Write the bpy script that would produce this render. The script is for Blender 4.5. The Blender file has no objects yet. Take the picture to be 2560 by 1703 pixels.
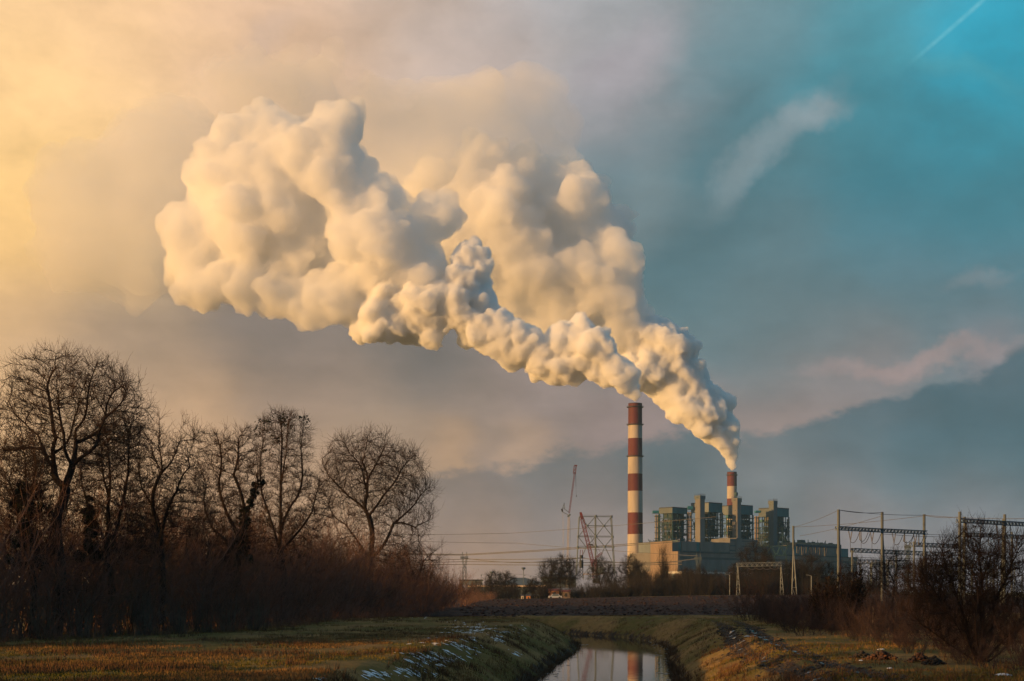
import bpy, bmesh, math, random
import numpy as np
from mathutils import Vector, Matrix

SC = bpy.context.scene
COL = SC.collection
F = 3556.0          # focal length in photograph pixels
CX, HY = 1280.0, 1478.0   # principal column, horizon row
CAMZ = 3.5

# ------------------------------------------------------------------ camera
cd = bpy.data.cameras.new('camera')
cam = bpy.data.objects.new('camera', cd)
COL.objects.link(cam)
cam.location = (0, 0, CAMZ)
cam.rotation_euler = (math.pi / 2, 0, 0)
cd.sensor_width = 36.0
cd.lens = 50.0
cd.shift_y = (HY - 851.5) / 2560.0
cd.clip_start = 0.5
cd.clip_end = 30000
SC.camera = cam
SC.render.engine = 'CYCLES'
SC.view_settings.view_transform = 'Standard'
SC.view_settings.look = 'None'
SC.view_settings.exposure = 0.25
SC.view_settings.gamma = 1.0
SC.view_settings.use_curve_mapping = False
SC.cycles.use_denoising = True
SC.cycles.max_bounces = 24
SC.cycles.volume_bounces = 22
SC.cycles.diffuse_bounces = 2
SC.cycles.glossy_bounces = 2
SC.cycles.transparent_max_bounces = 16
SC.cycles.volume_max_steps = 256
SC.cycles.caustics_reflective = False
SC.cycles.caustics_refractive = False

def srgb(r, g, b):
    def f(c):
        c = c / 255.0
        return c / 12.92 if c < 0.04045 else ((c + 0.055) / 1.055) ** 2.4
    return (f(r), f(g), f(b))

# ------------------------------------------------------------------ node helper
class NT:
    def __init__(self, tree):
        self.t = tree
        self.n = tree.nodes
        self.l = tree.links
    def add(self, kind, **kw):
        n = self.n.new(kind)
        for k, v in kw.items():
            setattr(n, k, v)
        return n
    def put(self, sock, v):
        if hasattr(v, 'is_linked') or isinstance(v, bpy.types.NodeSocket):
            self.l.new(v, sock)
        elif v is not None:
            sock.default_value = v
    def m(self, op, a, b=None, c=None, clamp=False):
        n = self.add('ShaderNodeMath', operation=op)
        n.use_clamp = clamp
        self.put(n.inputs[0], a)
        if b is not None: self.put(n.inputs[1], b)
        if c is not None: self.put(n.inputs[2], c)
        return n.outputs[0]
    def v(self, op, a, b=None, scale=None):
        n = self.add('ShaderNodeVectorMath', operation=op)
        self.put(n.inputs[0], a)
        if b is not None: self.put(n.inputs[1], b)
        if scale is not None: self.put(n.inputs['Scale'], scale)
        return n.outputs['Value'] if op in ('DISTANCE', 'LENGTH', 'DOT_PRODUCT') else n.outputs[0]
    def comb(self, x, y, z=0.0):
        n = self.add('ShaderNodeCombineXYZ')
        for i, q in enumerate((x, y, z)): self.put(n.inputs[i], q)
        return n.outputs[0]
    def sep(self, a):
        n = self.add('ShaderNodeSeparateXYZ')
        self.put(n.inputs[0], a)
        return n.outputs
    def noise(self, vec, scale, detail=4.0, rough=0.55, out='Fac', dist=0.0, lac=2.0):
        n = self.add('ShaderNodeTexNoise')
        self.put(n.inputs['Vector'], vec)
        n.inputs['Scale'].default_value = scale
        n.inputs['Detail'].default_value = detail
        n.inputs['Roughness'].default_value = rough
        n.inputs['Distortion'].default_value = dist
        n.inputs['Lacunarity'].default_value = lac
        return n.outputs['Color' if out == 'Color' else 0]
    def ss(self, x, a, b):
        n = self.add('ShaderNodeMapRange')
        n.interpolation_type = 'SMOOTHSTEP'
        self.put(n.inputs[0], x)
        self.put(n.inputs[1], a)
        self.put(n.inputs[2], b)
        return n.outputs[0]
    def lin(self, x, a, b, c=0.0, d=1.0):
        n = self.add('ShaderNodeMapRange')
        self.put(n.inputs[0], x)
        for i, q in enumerate((a, b, c, d)): self.put(n.inputs[1 + i], q)
        return n.outputs[0]
    def mix(self, f, a, b, bt='MIX'):
        n = self.add('ShaderNodeMix', data_type='RGBA', blend_type=bt)
        self.put(n.inputs[0], f)
        self.put(n.inputs[6], a if not isinstance(a, tuple) else (*a[:3], 1))
        self.put(n.inputs[7], b if not isinstance(b, tuple) else (*b[:3], 1))
        return n.outputs[2]
    def curve(self, x, pts):
        n = self.add('ShaderNodeFloatCurve')
        cu = n.mapping.curves[0]
        while len(cu.points) < len(pts): cu.points.new(0.5, 0.5)
        for p, (a, b) in zip(cu.points, pts):
            p.location = (a, b); p.handle_type = 'AUTO'
        n.mapping.use_clip = False
        n.mapping.extend = 'HORIZONTAL'
        n.mapping.update()
        self.put(n.inputs['Value'], x)
        return n.outputs[0]

# ------------------------------------------------------------------ sun and sky
SUN_AZ, SUN_EL = math.radians(-117.0), math.radians(5.0)   # azimuth from the view axis, negative to the left
SUNV = Vector((math.sin(SUN_AZ) * math.cos(SUN_EL), math.cos(SUN_AZ) * math.cos(SUN_EL), math.sin(SUN_EL)))
sd = bpy.data.lights.new('sun', 'SUN')
sd.energy = 5.0
sd.angle = math.radians(0.9)
sd.color = (1.0, 0.54, 0.18)
sun = bpy.data.objects.new('sun', sd)
COL.objects.link(sun)
sun.rotation_euler = SUNV.to_track_quat('Z', 'Y').to_euler()

world = bpy.data.worlds.new('World')
SC.world = world
world.use_nodes = True
world.node_tree.nodes.clear()
W = NT(world.node_tree)
WS = 0.1
geo = W.add('ShaderNodeNewGeometry')
dvec = W.v('SCALE', geo.outputs['Incoming'], scale=-1.0)
dx, dy, dz = W.sep(dvec)
# the clouds are laid out by compass direction (u) and elevation (w)
u0 = W.m('ARCTAN2', dx, dy)
w0 = W.m('ARCSINE', dz)

def az_el(px, py):
    """display coordinates of the 2357 wide view to azimuth / elevation"""
    X = (px * 1.0861 - CX) / F
    Z = (HY - py * 1.0861) / F
    return math.atan(X), math.atan(Z / math.sqrt(1 + X * X))

P0 = W.comb(u0, w0)
stretch = W.comb(W.m('MULTIPLY', u0, 1.0), W.m('MULTIPLY', w0, 2.2))
wn = W.noise(stretch, 4.5, 4.0, 0.55, 'Color')
wofs = W.v('MULTIPLY', W.v('SUBTRACT', wn, (0.5, 0.5, 0.5)), (0.14, 0.075, 0.0))
P1 = W.v('ADD', P0, wofs)

def field(P, ctrl):
    """smooth colour field through the named cloud tones"""
    acc, wsum = None, None
    for (px, py, s, c) in ctrl:
        a, e = az_el(px, py) if s > 3 else (math.radians(px), math.radians(py))
        k = 1.0 / (s * 1.0861 / F if s > 3 else s)
        d = W.v('DISTANCE', P, (a, e, 0.0))
        d = W.m('MULTIPLY', d, k)
        g = W.m('EXPONENT', W.m('MULTIPLY', W.m('MULTIPLY', d, d), -1.0))
        g = W.m('ADD', g, W.m('DIVIDE', 0.003, W.m('ADD', W.m('MULTIPLY', d, d), 1.0)))
        cc = W.v('SCALE', tuple(srgb(*c)), scale=g)
        acc = cc if acc is None else W.v('ADD', acc, cc)
        wsum = g if wsum is None else W.m('ADD', wsum, g)
    return W.v('SCALE', acc, scale=W.m('DIVIDE', 1.0, wsum))

UP = [(40, 40, 260, (244, 200, 146)), (350, 60, 220, (234, 190, 144)), (650, 60, 230, (222, 182, 150)),
      (1000, 60, 220, (184, 166, 156)), (1350, 60, 200, (156, 156, 160)), (1700, 80, 200, (104, 138, 148)),
      (2020, 60, 170, (66, 144, 160)), (2320, 60, 160, (16, 160, 190)), (2330, 250, 150, (34, 126, 144)),
      (80, 330, 240, (250, 202, 128)), (700, 250, 250, (205, 170, 140)), (1150, 250, 180, (182, 162, 154)),
      (1430, 230, 150, (154, 150, 154)), (1640, 300, 150, (30, 92, 106)), (1950, 200, 160, (54, 116, 130)),
      (2050, 360, 170, (34, 110, 128)), (2280, 420, 150, (44, 112, 128)), (1400, 360, 110, (28, 84, 96)),
      (20, 540, 170, (242, 190, 118)), (1800, 600, 220, (80, 110, 120)), (2250, 620, 200, (70, 108, 122)),
      (1560, 560, 120, (70, 100, 110)), (60, 700, 120, (186, 148, 116)), (250, 770, 140, (148, 124, 108)),
      (600, 790, 170, (106, 94, 92)), (950, 850, 170, (102, 94, 94)), (1250, 930, 130, (136, 118, 114)),
      (1800, 800, 170, (98, 110, 116)), (2150, 740, 160, (98, 114, 122)), (1950, 860, 110, (140, 124, 124)),
      (2250, 800, 90, (150, 128, 130)), (700, 950, 150, (146, 122, 108)), (300, 930, 170, (170, 138, 112)),
      (1100, 960, 110, (146, 124, 112)), (880, 990, 90, (158, 132, 112)), (1020, 1045, 60, (190, 150, 116)), (1200, 1030, 60, (180, 146, 120)), (1420, 985, 60, (140,120,118)),
      (1800, 950, 110, (152, 126, 120)), (1560, 970, 100, (140, 120, 118)),
      (0, 1120, 200, (226, 178, 128)), (400, 1080, 180, (204, 160, 120)), (750, 1130, 180, (186, 148, 116)),
      (200, 1320, 200, (232, 184, 134)), (700, 1300, 160, (196, 158, 124))]
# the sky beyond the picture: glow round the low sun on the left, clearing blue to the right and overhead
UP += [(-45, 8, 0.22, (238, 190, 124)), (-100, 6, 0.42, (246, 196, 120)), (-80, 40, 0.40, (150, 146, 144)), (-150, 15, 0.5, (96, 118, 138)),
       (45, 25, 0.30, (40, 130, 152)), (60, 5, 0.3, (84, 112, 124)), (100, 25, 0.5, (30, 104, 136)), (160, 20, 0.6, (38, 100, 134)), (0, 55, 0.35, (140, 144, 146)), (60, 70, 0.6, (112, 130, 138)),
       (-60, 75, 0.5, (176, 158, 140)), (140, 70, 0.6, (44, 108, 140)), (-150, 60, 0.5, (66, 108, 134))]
LOW = [(1050, 1120, 120, (104, 98, 100)), (1300, 1090, 140, (88, 94, 100)), (1600, 1080, 150, (76, 94, 104)),
       (1900, 1060, 160, (68, 92, 104)), (2250, 980, 160, (56, 86, 100)), (2300, 1120, 120, (74, 98, 110)),
       (1100, 1220, 110, (146, 122, 112)), (1350, 1210, 110, (140, 120, 116)), (1750, 1150, 110, (112, 116, 120)),
       (1950, 1190, 90, (138, 122, 122)), (2250, 1190, 90, (136, 122, 124)), (1100, 1320, 90, (158, 128, 112)),
       (1500, 1300, 110, (146, 124, 118)), (2000, 1300, 120, (140, 124, 124)), (2300, 1280, 90, (140, 126, 128))]
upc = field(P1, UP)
loc = field(W.v('ADD', P0, W.v('SCALE', wofs, scale=0.35)), LOW)

# upper edge of the dark cloud bank that stands over the plain, as elevation against azimuth
E = [(700, 1190), (860, 1140), (960, 1095), (1030, 1062), (1090, 1052), (1160, 1062), (1230, 1050), (1290, 1022), (1380, 1020),
     (1480, 1010), (1570, 985), (1700, 985), (1800, 975), (1900, 945), (2000, 925), (2080, 915), (2130, 868),
     (2200, 852), (2280, 846), (2320, 806), (2357, 785), (2450, 760)]
a0, a1 = az_el(700, 1100)[0], az_el(2450, 1100)[0]
pts = [((az_el(x, y)[0] - a0) / (a1 - a0), az_el(x, y)[1] * 2.0) for x, y in E]
edge = W.m('MULTIPLY', W.curve(W.lin(u0, a0, a1), pts), 0.5)
en = W.noise(W.v('MULTIPLY', P0, (0.7, 1.3, 1.0)), 20.0, 6.0, 0.66)
edge = W.m('ADD', edge, W.m('MULTIPLY', W.m('SUBTRACT', en, 0.5), 0.052))
under = W.ss(W.m('SUBTRACT', edge, w0), -0.0015, 0.0095)
under = W.m('MULTIPLY', W.m('MULTIPLY', under, W.lin(W.noise(P0, 9.0, 4.0), 0.3, 0.7, 0.72, 1.0)), W.ss(u0, az_el(760, 0)[0], az_el(1060, 0)[0]))
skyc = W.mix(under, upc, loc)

RAG = W.v('SUBTRACT', W.noise(P0, 16.0, 5.0, 0.6, 'Color'), (0.5, 0.5, 0.5))
def blob(px, py, sx, sy, ang, freq, amp, lo=0.2, hi=0.9):
    """ragged patch of thin cloud centred on a direction"""
    a, e = az_el(px, py)
    d = W.v('SUBTRACT', P0, (a, e, 0.0))
    nn = RAG
    d = W.v('ADD', d, W.v('SCALE', nn, scale=amp))
    x, y, _ = W.sep(d)
    c, s = math.cos(ang), math.sin(ang)
    k = 1.0861 / F
    xr = W.m('MULTIPLY', W.m('ADD', W.m('MULTIPLY', x, c), W.m('MULTIPLY', y, s)), 1 / (sx * k))
    yr = W.m('MULTIPLY', W.m('SUBTRACT', W.m('MULTIPLY', y, c), W.m('MULTIPLY', x, s)), 1 / (sy * k))
    r = W.m('SQRT', W.m('ADD', W.m('MULTIPLY', xr, xr), W.m('MULTIPLY', yr, yr)))
    return W.m('SUBTRACT', 1.0, W.ss(r, lo, hi))
for (px, py, sx, sy, ang, col, k) in (
        (1800, 310, 230, 62, 0.62, (122, 140, 148), 0.80), (1890, 262, 120, 46, 0.15, (134, 144, 150), 0.55),
        (1690, 400, 150, 60, 0.8, (118, 132, 138), 0.5),
        (1440, 170, 230, 110, 0.75, (160, 152, 158), 0.7), (2240, 655, 90, 26, 0.1, (116, 128, 136), 0.6),
        (600, 110, 170, 50, 0.5, (196, 168, 150), 0.5), (2100, 830, 330, 30, 0.14, (156, 134, 132), 0.75),
        (1500, 470, 170, 130, 0.8, (120, 132, 136), 0.45),
        (2100, 250, 330, 70, -0.35, (46, 108, 122), 0.55), (2200, 150, 260, 40, -0.3, (70, 150, 164), 0.4)):
    b = blob(px, py, sx, sy, ang, 16.0, 0.055, 0.1, 1.0)
    skyc = W.mix(W.m('MULTIPLY', b, k), skyc, srgb(*col))
# finer cloud texture
n1 = W.noise(W.v('ADD', stretch, wofs), 9.0, 5.0, 0.6)
n2 = W.noise(W.comb(W.m('MULTIPLY', u0, 1.0), W.m('MULTIPLY', w0, 5.0)), 6.0, 4.0, 0.55)
tex = W.m('ADD', W.lin(n1, 0.25, 0.75, -0.12, 0.12), W.m('MULTIPLY', W.lin(n2, 0.25, 0.75, -0.09, 0.09), W.m('SUBTRACT', 1.0, W.ss(w0, 0.16, 0.30))))
rag2 = W.noise(W.v('ADD', W.comb(u0, W.m('MULTIPLY', w0, 1.5)), W.v('SCALE', RAG, scale=0.05)), 13.0, 5.0, 0.62)
tex = W.m('ADD', tex, W.lin(rag2, 0.3, 0.7, -0.11, 0.11))
skyc = W.v('SCALE', skyc, scale=W.m('ADD', tex, 1.0))
# contrail, a thin line high on the right
(ca, ce), (cb, cf) = az_el(2275, -10), az_el(2090, 150)
ln = math.hypot(cb - ca, cf - ce)
tx, ty = (cb - ca) / ln, (cf - ce) / ln
rel = W.v('SUBTRACT', P0, (ca, ce, 0.0))
along = W.v('DOT_PRODUCT', rel, (tx, ty, 0.0))
side = W.m('ABSOLUTE', W.v('DOT_PRODUCT', rel, (-ty, tx, 0.0)))
cm = W.m('MULTIPLY', W.m('SUBTRACT', 1.0, W.ss(side, 0.0002, 0.0022)),
         W.m('SUBTRACT', 1.0, W.ss(along, ln * 0.6, ln * 1.05)))
cm = W.m('MULTIPLY', cm, W.lin(W.noise(P0, 160.0, 3.0), 0.3, 0.7, 0.15, 0.45))
skyc = W.mix(cm, skyc, srgb(120, 188, 200))
# clear air behind the cloud
ns = W.add('ShaderNodeTexSky', sky_type='NISHITA')
ns.sun_disc = False
ns.sun_elevation = SUN_EL
ns.sun_rotation = SUN_AZ
air = W.v('SCALE', ns.outputs[0], scale=0.03)
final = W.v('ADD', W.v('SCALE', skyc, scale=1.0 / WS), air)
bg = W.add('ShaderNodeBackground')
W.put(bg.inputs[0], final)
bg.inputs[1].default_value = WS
wo = W.add('ShaderNodeOutputWorld')
W.l.new(bg.outputs[0], wo.inputs[0])
world.cycles.sampling_method = 'MANUAL'
world.cycles.sample_map_resolution = 512
# ------------------------------------------------------------------ object helpers
def tag(o, label=None, cat=None, group=None, kind=None):
    if label: o['label'] = label
    if cat: o['category'] = cat
    if group: o['group'] = group
    if kind: o['kind'] = kind
    return o

def thing(name, loc, label, cat, group=None):
    e = bpy.data.objects.new(name, None)
    COL.objects.link(e)
    e.location = loc
    e.empty_display_size = 0.5
    return tag(e, label, cat, group)

def link(name, me, parent=None, mat=None):
    """link a mesh given in world coordinates; under a parent it keeps its place"""
    o = bpy.data.objects.new(name, me)
    COL.objects.link(o)
    if mat is not None:
        me.materials.clear(); me.materials.append(mat)
    if parent is not None:       # meshes are stored about their thing's base
        me.transform(Matrix.Translation(-Vector(parent.location)))
        o.parent = parent
    return o

def mesh_np(name, V, Fc):
    me = bpy.data.meshes.new(name)
    V = np.asarray(V, dtype=np.float32); Fc = np.asarray(Fc, dtype=np.int32)
    k = Fc.shape[1]
    me.vertices.add(len(V)); me.vertices.foreach_set('co', V.ravel())
    me.loops.add(Fc.size); me.loops.foreach_set('vertex_index', Fc.ravel())
    me.polygons.add(len(Fc)); me.polygons.foreach_set('loop_start', np.arange(0, Fc.size, k, dtype=np.int32))
    me.update(calc_edges=True)
    return me

class MB:
    """collects boxes, bars and tubes; build() links them as one mesh"""
    def __init__(self):
        self.V, self.Fq, self.n = [], [], 0
    def add(self, v, f):
        self.V.append(np.asarray(v, float)); self.Fq += [tuple(i + self.n for i in q) for q in f]
        self.n += len(v)
    def hexa(self, p):
        """eight corners: four below, four above, same order"""
        self.add(p, [(3, 2, 1, 0), (4, 5, 6, 7), (0, 1, 5, 4), (1, 2, 6, 5), (2, 3, 7, 6), (3, 0, 4, 7)])
    def bar(self, a, b, w, h=None, n=4):
        a, b = np.array(a, float), np.array(b, float)
        h = h or w
        d = b - a
        L = np.linalg.norm(d)
        if L < 1e-6: return
        d /= L
        up = np.array([0, 0, 1.0]) if abs(d[2]) < 0.95 else np.array([0, 1.0, 0])
        s = np.cross(d, up); s /= np.linalg.norm(s)
        t = np.cross(s, d)
        ang = [2 * math.pi * (i + 0.5) / n for i in range(n)]
        k = 1 / math.cos(math.pi / n) * 0.5
        ring = [s * (math.cos(q) * w * k) + t * (math.sin(q) * h * k) for q in ang]
        v = [a + r for r in ring] + [b + r for r in ring]
        f = [(i, (i + 1) % n, n + (i + 1) % n, n + i) for i in range(n)]
        f += [tuple(range(n - 1, -1, -1)), tuple(range(n, 2 * n))]
        self.add(v, f)
    def rings(self, c, prof, n=48):
        """lathe about a vertical axis; prof = [(r, z)]"""
        v = []
        for r, z in prof:
            for i in range(n):
                q = 2 * math.pi * i / n
                v.append((c[0] + r * math.cos(q), c[1] + r * math.sin(q), z))
        f = []
        for j in range(len(prof) - 1):
            for i in range(n):
                f.append((j * n + i, j * n + (i + 1) % n, (j + 1) * n + (i + 1) % n, (j + 1) * n + i))
        self.add(v, f)
    def mesh(self, name):
        me = bpy.data.meshes.new(name)
        me.from_pydata([tuple(q) for a in self.V for q in a], [], self.Fq)
        me.update()
        return me
    def build(self, name, mat, parent=None, smooth=False):
        me = self.mesh(name)
        if smooth:
            me.polygons.foreach_set('use_smooth', [True] * len(me.polygons))
        return link(name, me, parent, mat)

def P(px, py, Y):
    """photograph pixel at distance Y to a point"""
    return np.array([(px - CX) / F * Y, Y, CAMZ + (HY - py) / F * Y])

# ------------------------------------------------------------------ materials
def pbr(name, c1, c2=None, scale=1.0, rough=0.8, bump=0.0, bscale=8.0, metallic=0.0, detail=5.0, stretch=None, spec=None, lo=0.35, hi=0.65):
    m = bpy.data.materials.new(name); m.use_nodes = True
    T = NT(m.node_tree)
    b = m.node_tree.nodes['Principled BSDF']
    b.inputs['Roughness'].default_value = rough
    b.inputs['Metallic'].default_value = metallic
    if spec is not None: b.inputs['Specular IOR Level'].default_value = spec
    tc = T.add('ShaderNodeTexCoord').outputs['Object']
    if stretch: tc = T.v('MULTIPLY', tc, stretch)
    if c2 is None: c2 = tuple(x * 0.78 for x in c1)
    n = T.noise(tc, scale, detail, 0.6)
    c = T.mix(T.ss(n, lo, hi), (*c1, 1), (*c2, 1))
    T.put(b.inputs['Base Color'], c)
    if bump:
        bn = T.add('ShaderNodeBump')
        bn.inputs['Strength'].default_value = 1.0
        bn.inputs['Distance'].default_value = bump
        T.put(bn.inputs['Height'], T.noise(tc, bscale, 6.0, 0.65))
        T.l.new(bn.outputs[0], b.inputs['Normal'])
    return m

# ------------------------------------------------------------------ numeric noise
def _hash(i, j, s):
    h = (i.astype(np.int64) * 374761393 + j.astype(np.int64) * 668265263 + s * 1442695041) & 0xFFFFFFFF
    h = ((h ^ (h >> 13)) * 1274126177) & 0xFFFFFFFF
    h = h ^ (h >> 16)
    return (h & 0xFFFFFF) / float(0xFFFFFF)
def vnoise(x, y, s=0):
    xi, yi = np.floor(x), np.floor(y)
    fx, fy = x - xi, y - yi
    fx = fx * fx * (3 - 2 * fx); fy = fy * fy * (3 - 2 * fy)
    a, b = _hash(xi, yi, s), _hash(xi + 1, yi, s)
    c, d = _hash(xi, yi + 1, s), _hash(xi + 1, yi + 1, s)
    return (a * (1 - fx) + b * fx) * (1 - fy) + (c * (1 - fx) + d * fx) * fy
def fbm(x, y, s=0, o=4):
    t, a, n = 0, 0.5, 0
    for k in range(o):
        t = t + a * vnoise(x * 2 ** k, y * 2 ** k, s + k); n += a; a *= 0.5
    return t / n - 0.5
def sst(x, a, b):
    t = np.clip((x - a) / (b - a), 0, 1)
    return t * t * (3 - 2 * t)

# ------------------------------------------------------------------ terrain
VPK = 0.0976
CANAL = [(-4.6, -20), (-0.7, 20), (5.1, 80), (8.2, 112), (10.2, 130), (10.9, 146), (8.6, 162), (2.5, 176), (-10, 190), (-40, 205), (-120, 235)]
HALF = 4.25
WATER_Z = -1.8
def canal_dist(x, y):
    best = np.full(np.shape(x), 1e9)
    for (x0, y0), (x1, y1) in zip(CANAL[:-1], CANAL[1:]):
        dx_, dy_ = x1 - x0, y1 - y0
        t = np.clip(((x - x0) * dx_ + (y - y0) * dy_) / (dx_ * dx_ + dy_ * dy_), 0, 1)
        best = np.minimum(best, np.hypot(x - (x0 + t * dx_), y - (y0 + t * dy_)))
    return best
def base_h(x, y):
    z = 0.5 - 0.35 * sst(y, 150, 190)
    rise = (0.85 + 1.35 * sst(x, -10, 85)) * sst(y, 195, 405)
    z = z + rise * (1 - sst(y, 425, 600))
    z = z - 0.15 * sst(y, 430, 600)
    z = z + 0.30 * fbm(x / 14.0, y / 20.0, 3, 3)
    return z
def track_off(x, y):
    return x - VPK * y - 0.6 * np.sin(y / 17.0)
def rut_mask(x, y):
    o = track_off(x, y)
    a = np.exp(-((o - 5.9) / 0.55) ** 2) + np.exp(-((o - 7.9) / 0.60) ** 2)
    return a * (1 - sst(y, 120, 165)) * (0.55 + 0.9 * (fbm(x / 1.5, y / 6.0, 31, 3) + 0.3))
def hgt(x, y, fine=True):
    x = np.asarray(x, float); y = np.asarray(y, float)
    b = base_h(x, y)
    d = canal_dist(x, y) + 0.55 * fbm(x / 3.0, y / 3.5, 11, 3) + 0.9 * fbm(x / 9.0, y / 9.0, 17, 2)
    t = (d - HALF) / 4.6
    side = np.clip(t, 0, 1)
    prof = 1 - (1 - side) ** 1.7
    prof = np.where(side < 1, prof * (1 - 0.12 * np.sin(side * math.pi)), 1)
    z = WATER_Z + (b + 0.05 - WATER_Z) * prof
    z = np.where(t < 0, WATER_Z - 0.9 * np.clip(-t * 2.2, 0, 1), z)
    z = z - np.where(t < 0.04, 0.10, 0)
    if fine:
        near = 1 - sst(y, 220, 420)
        bank = np.clip(1 - np.abs(t - 0.55) / 0.8, 0, 1)
        z = z + near * (0.16 * fbm(x / 1.3, y / 1.6, 5, 4) + 0.50 * bank * fbm(x / 1.9, y / 2.2, 23, 4) * (t > 0.03))
        z = z - 0.17 * rut_mask(x, y)
    return z
def ground_at(px, py, y0=42.0, y1=700.0):
    """where the sight line through a photograph pixel meets the terrain"""
    Y = np.geomspace(y0, y1, 1500)
    X = (px - CX) / F * Y
    Z = CAMZ + (HY - py) / F * Y
    h = hgt(X, Y)
    i = np.argmax(h > Z)
    if not (h > Z).any(): i = -1
    return np.array([X[i], Y[i], h[i]])

def axis(fine0, fine1, step, lo, hi, g):
    a = list(np.arange(fine0, fine1 + 1e-6, step))
    s, q = step, fine1
    while q < hi:
        s *= g; q += s; a.append(min(q, hi))
    s, q, pre = step, fine0, []
    while q > lo:
        s *= g; q -= s; pre.append(max(q, lo))
    return np.array(pre[::-1] + a)
def sheet(name, xs, ys, zf, mat, mud=None, parent=None):
    XX, YY = np.meshgrid(xs, ys)
    ZZ = zf(XX, YY)
    V = np.stack([XX, YY, ZZ], -1).reshape(-1, 3)
    nx, ny = len(xs), len(ys)
    i = (np.arange(ny - 1)[:, None] * nx + np.arange(nx - 1)[None]).ravel()
    Fc = np.stack([i, i + 1, i + 1 + nx, i + nx], 1)
    me = mesh_np(name, V, Fc)
    me.polygons.foreach_set('use_smooth', [True] * len(Fc))
    if mud is not None:
        at = me.attributes.new('mud', 'FLOAT', 'POINT')
        at.data.foreach_set('value', mud(XX, YY).ravel().astype(np.float32))
    return link(name, me, parent, mat)

def ground_material():
    m = bpy.data.materials.new('winter_meadow'); m.use_nodes = True
    T = NT(m.node_tree); b = m.node_tree.nodes['Principled BSDF']
    b.inputs['Roughness'].default_value = 0.95
    b.inputs['Specular IOR Level'].default_value = 0.15
    tc = T.add('ShaderNodeTexCoord').outputs['Object']
    t2 = T.v('MULTIPLY', tc, (1.0, 0.55, 1.0))
    n1 = T.noise(t2, 0.16, 5.0, 0.6)
    n2 = T.noise(t2, 0.9, 6.0, 0.65)
    n3 = T.noise(tc, 6.0, 5.0, 0.7)
    green = (0.120, 0.098, 0.022, 1); gold = (0.260, 0.160, 0.055, 1); brown = (0.150, 0.085, 0.038, 1); dark = (0.034, 0.026, 0.012, 1)
    c = T.mix(T.ss(n1, 0.42, 0.60), gold, green)
    c = T.mix(T.ss(n2, 0.50, 0.68), c, brown)
    c = T.mix(T.m('MULTIPLY', T.ss(n3, 0.52, 0.72), 0.75), c, dark)
    at = T.add('ShaderNodeAttribute'); at.attribute_name = 'mud'
    md = T.ss(T.m('ADD', at.outputs['Fac'], T.m('MULTIPLY', T.m('SUBTRACT', n3, 0.5), 1.2)), 0.28, 0.62)
    c = T.mix(md, c, (0.034, 0.026, 0.022, 1))
    T.put(b.inputs['Base Color'], c)
    T.put(b.inputs['Roughness'], T.lin(md, 0, 1, 0.95, 0.8))
    bn = T.add('ShaderNodeBump'); bn.inputs['Distance'].default_value = 0.12
    T.put(bn.inputs['Height'], T.m('ADD', T.noise(tc, 3.0, 7.0, 0.7), T.m('MULTIPLY', n2, 0.8)))
    T.l.new(bn.outputs[0], b.inputs['Normal'])
    return m

xs = axis(-32, 34, 0.38, -3000, 3000, 1.16)
ys = axis(40, 215, 0.46, -60, 4000, 1.07)
mud = lambda x, y: np.clip(rut_mask(x, y) * 1.3, 0, 1) + 0.9 * (np.abs(canal_dist(x, y) - HALF - 0.15) < 0.45) * (fbm(x, y, 9, 3) + 0.6)
tag(sheet('ground', xs, ys, hgt, ground_material(), mud), kind='structure')

# ploughed field: its own rough sheet of clods lying on the plain
def field_edge(x):
    return 188 + 0.25 * np.abs(x - 5) + 2.0 * np.sin(x / 9.0)
def field_h(x, y):
    far = sst(y, 398, 408)
    e = sst(y - field_edge(x), 0, 3.0) * (1 - far) * sst(x, -18, -12)
    row = 0.10 * np.sin((x * 0.35 + y * 0.94) * 2 * math.pi / 1.9 + 2.5 * fbm(x / 12, y / 12, 41, 2))
    return hgt(x, y) - 0.06 + e * (0.10 + row + 0.30 * (fbm(x / 0.9, y / 1.2, 43, 4) + 0.15) + 0.25 * fbm(x / 5.0, y / 6.0, 47, 3))
soil = pbr('ploughed_soil', (0.062, 0.032, 0.024), (0.022, 0.012, 0.011), 0.8, 0.9, 0.10, 4.0, spec=0.2)
tag(sheet('ploughed_field', np.arange(-20, 121, 0.75), np.arange(186, 412, 0.75), field_h, soil), kind='structure')

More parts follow.
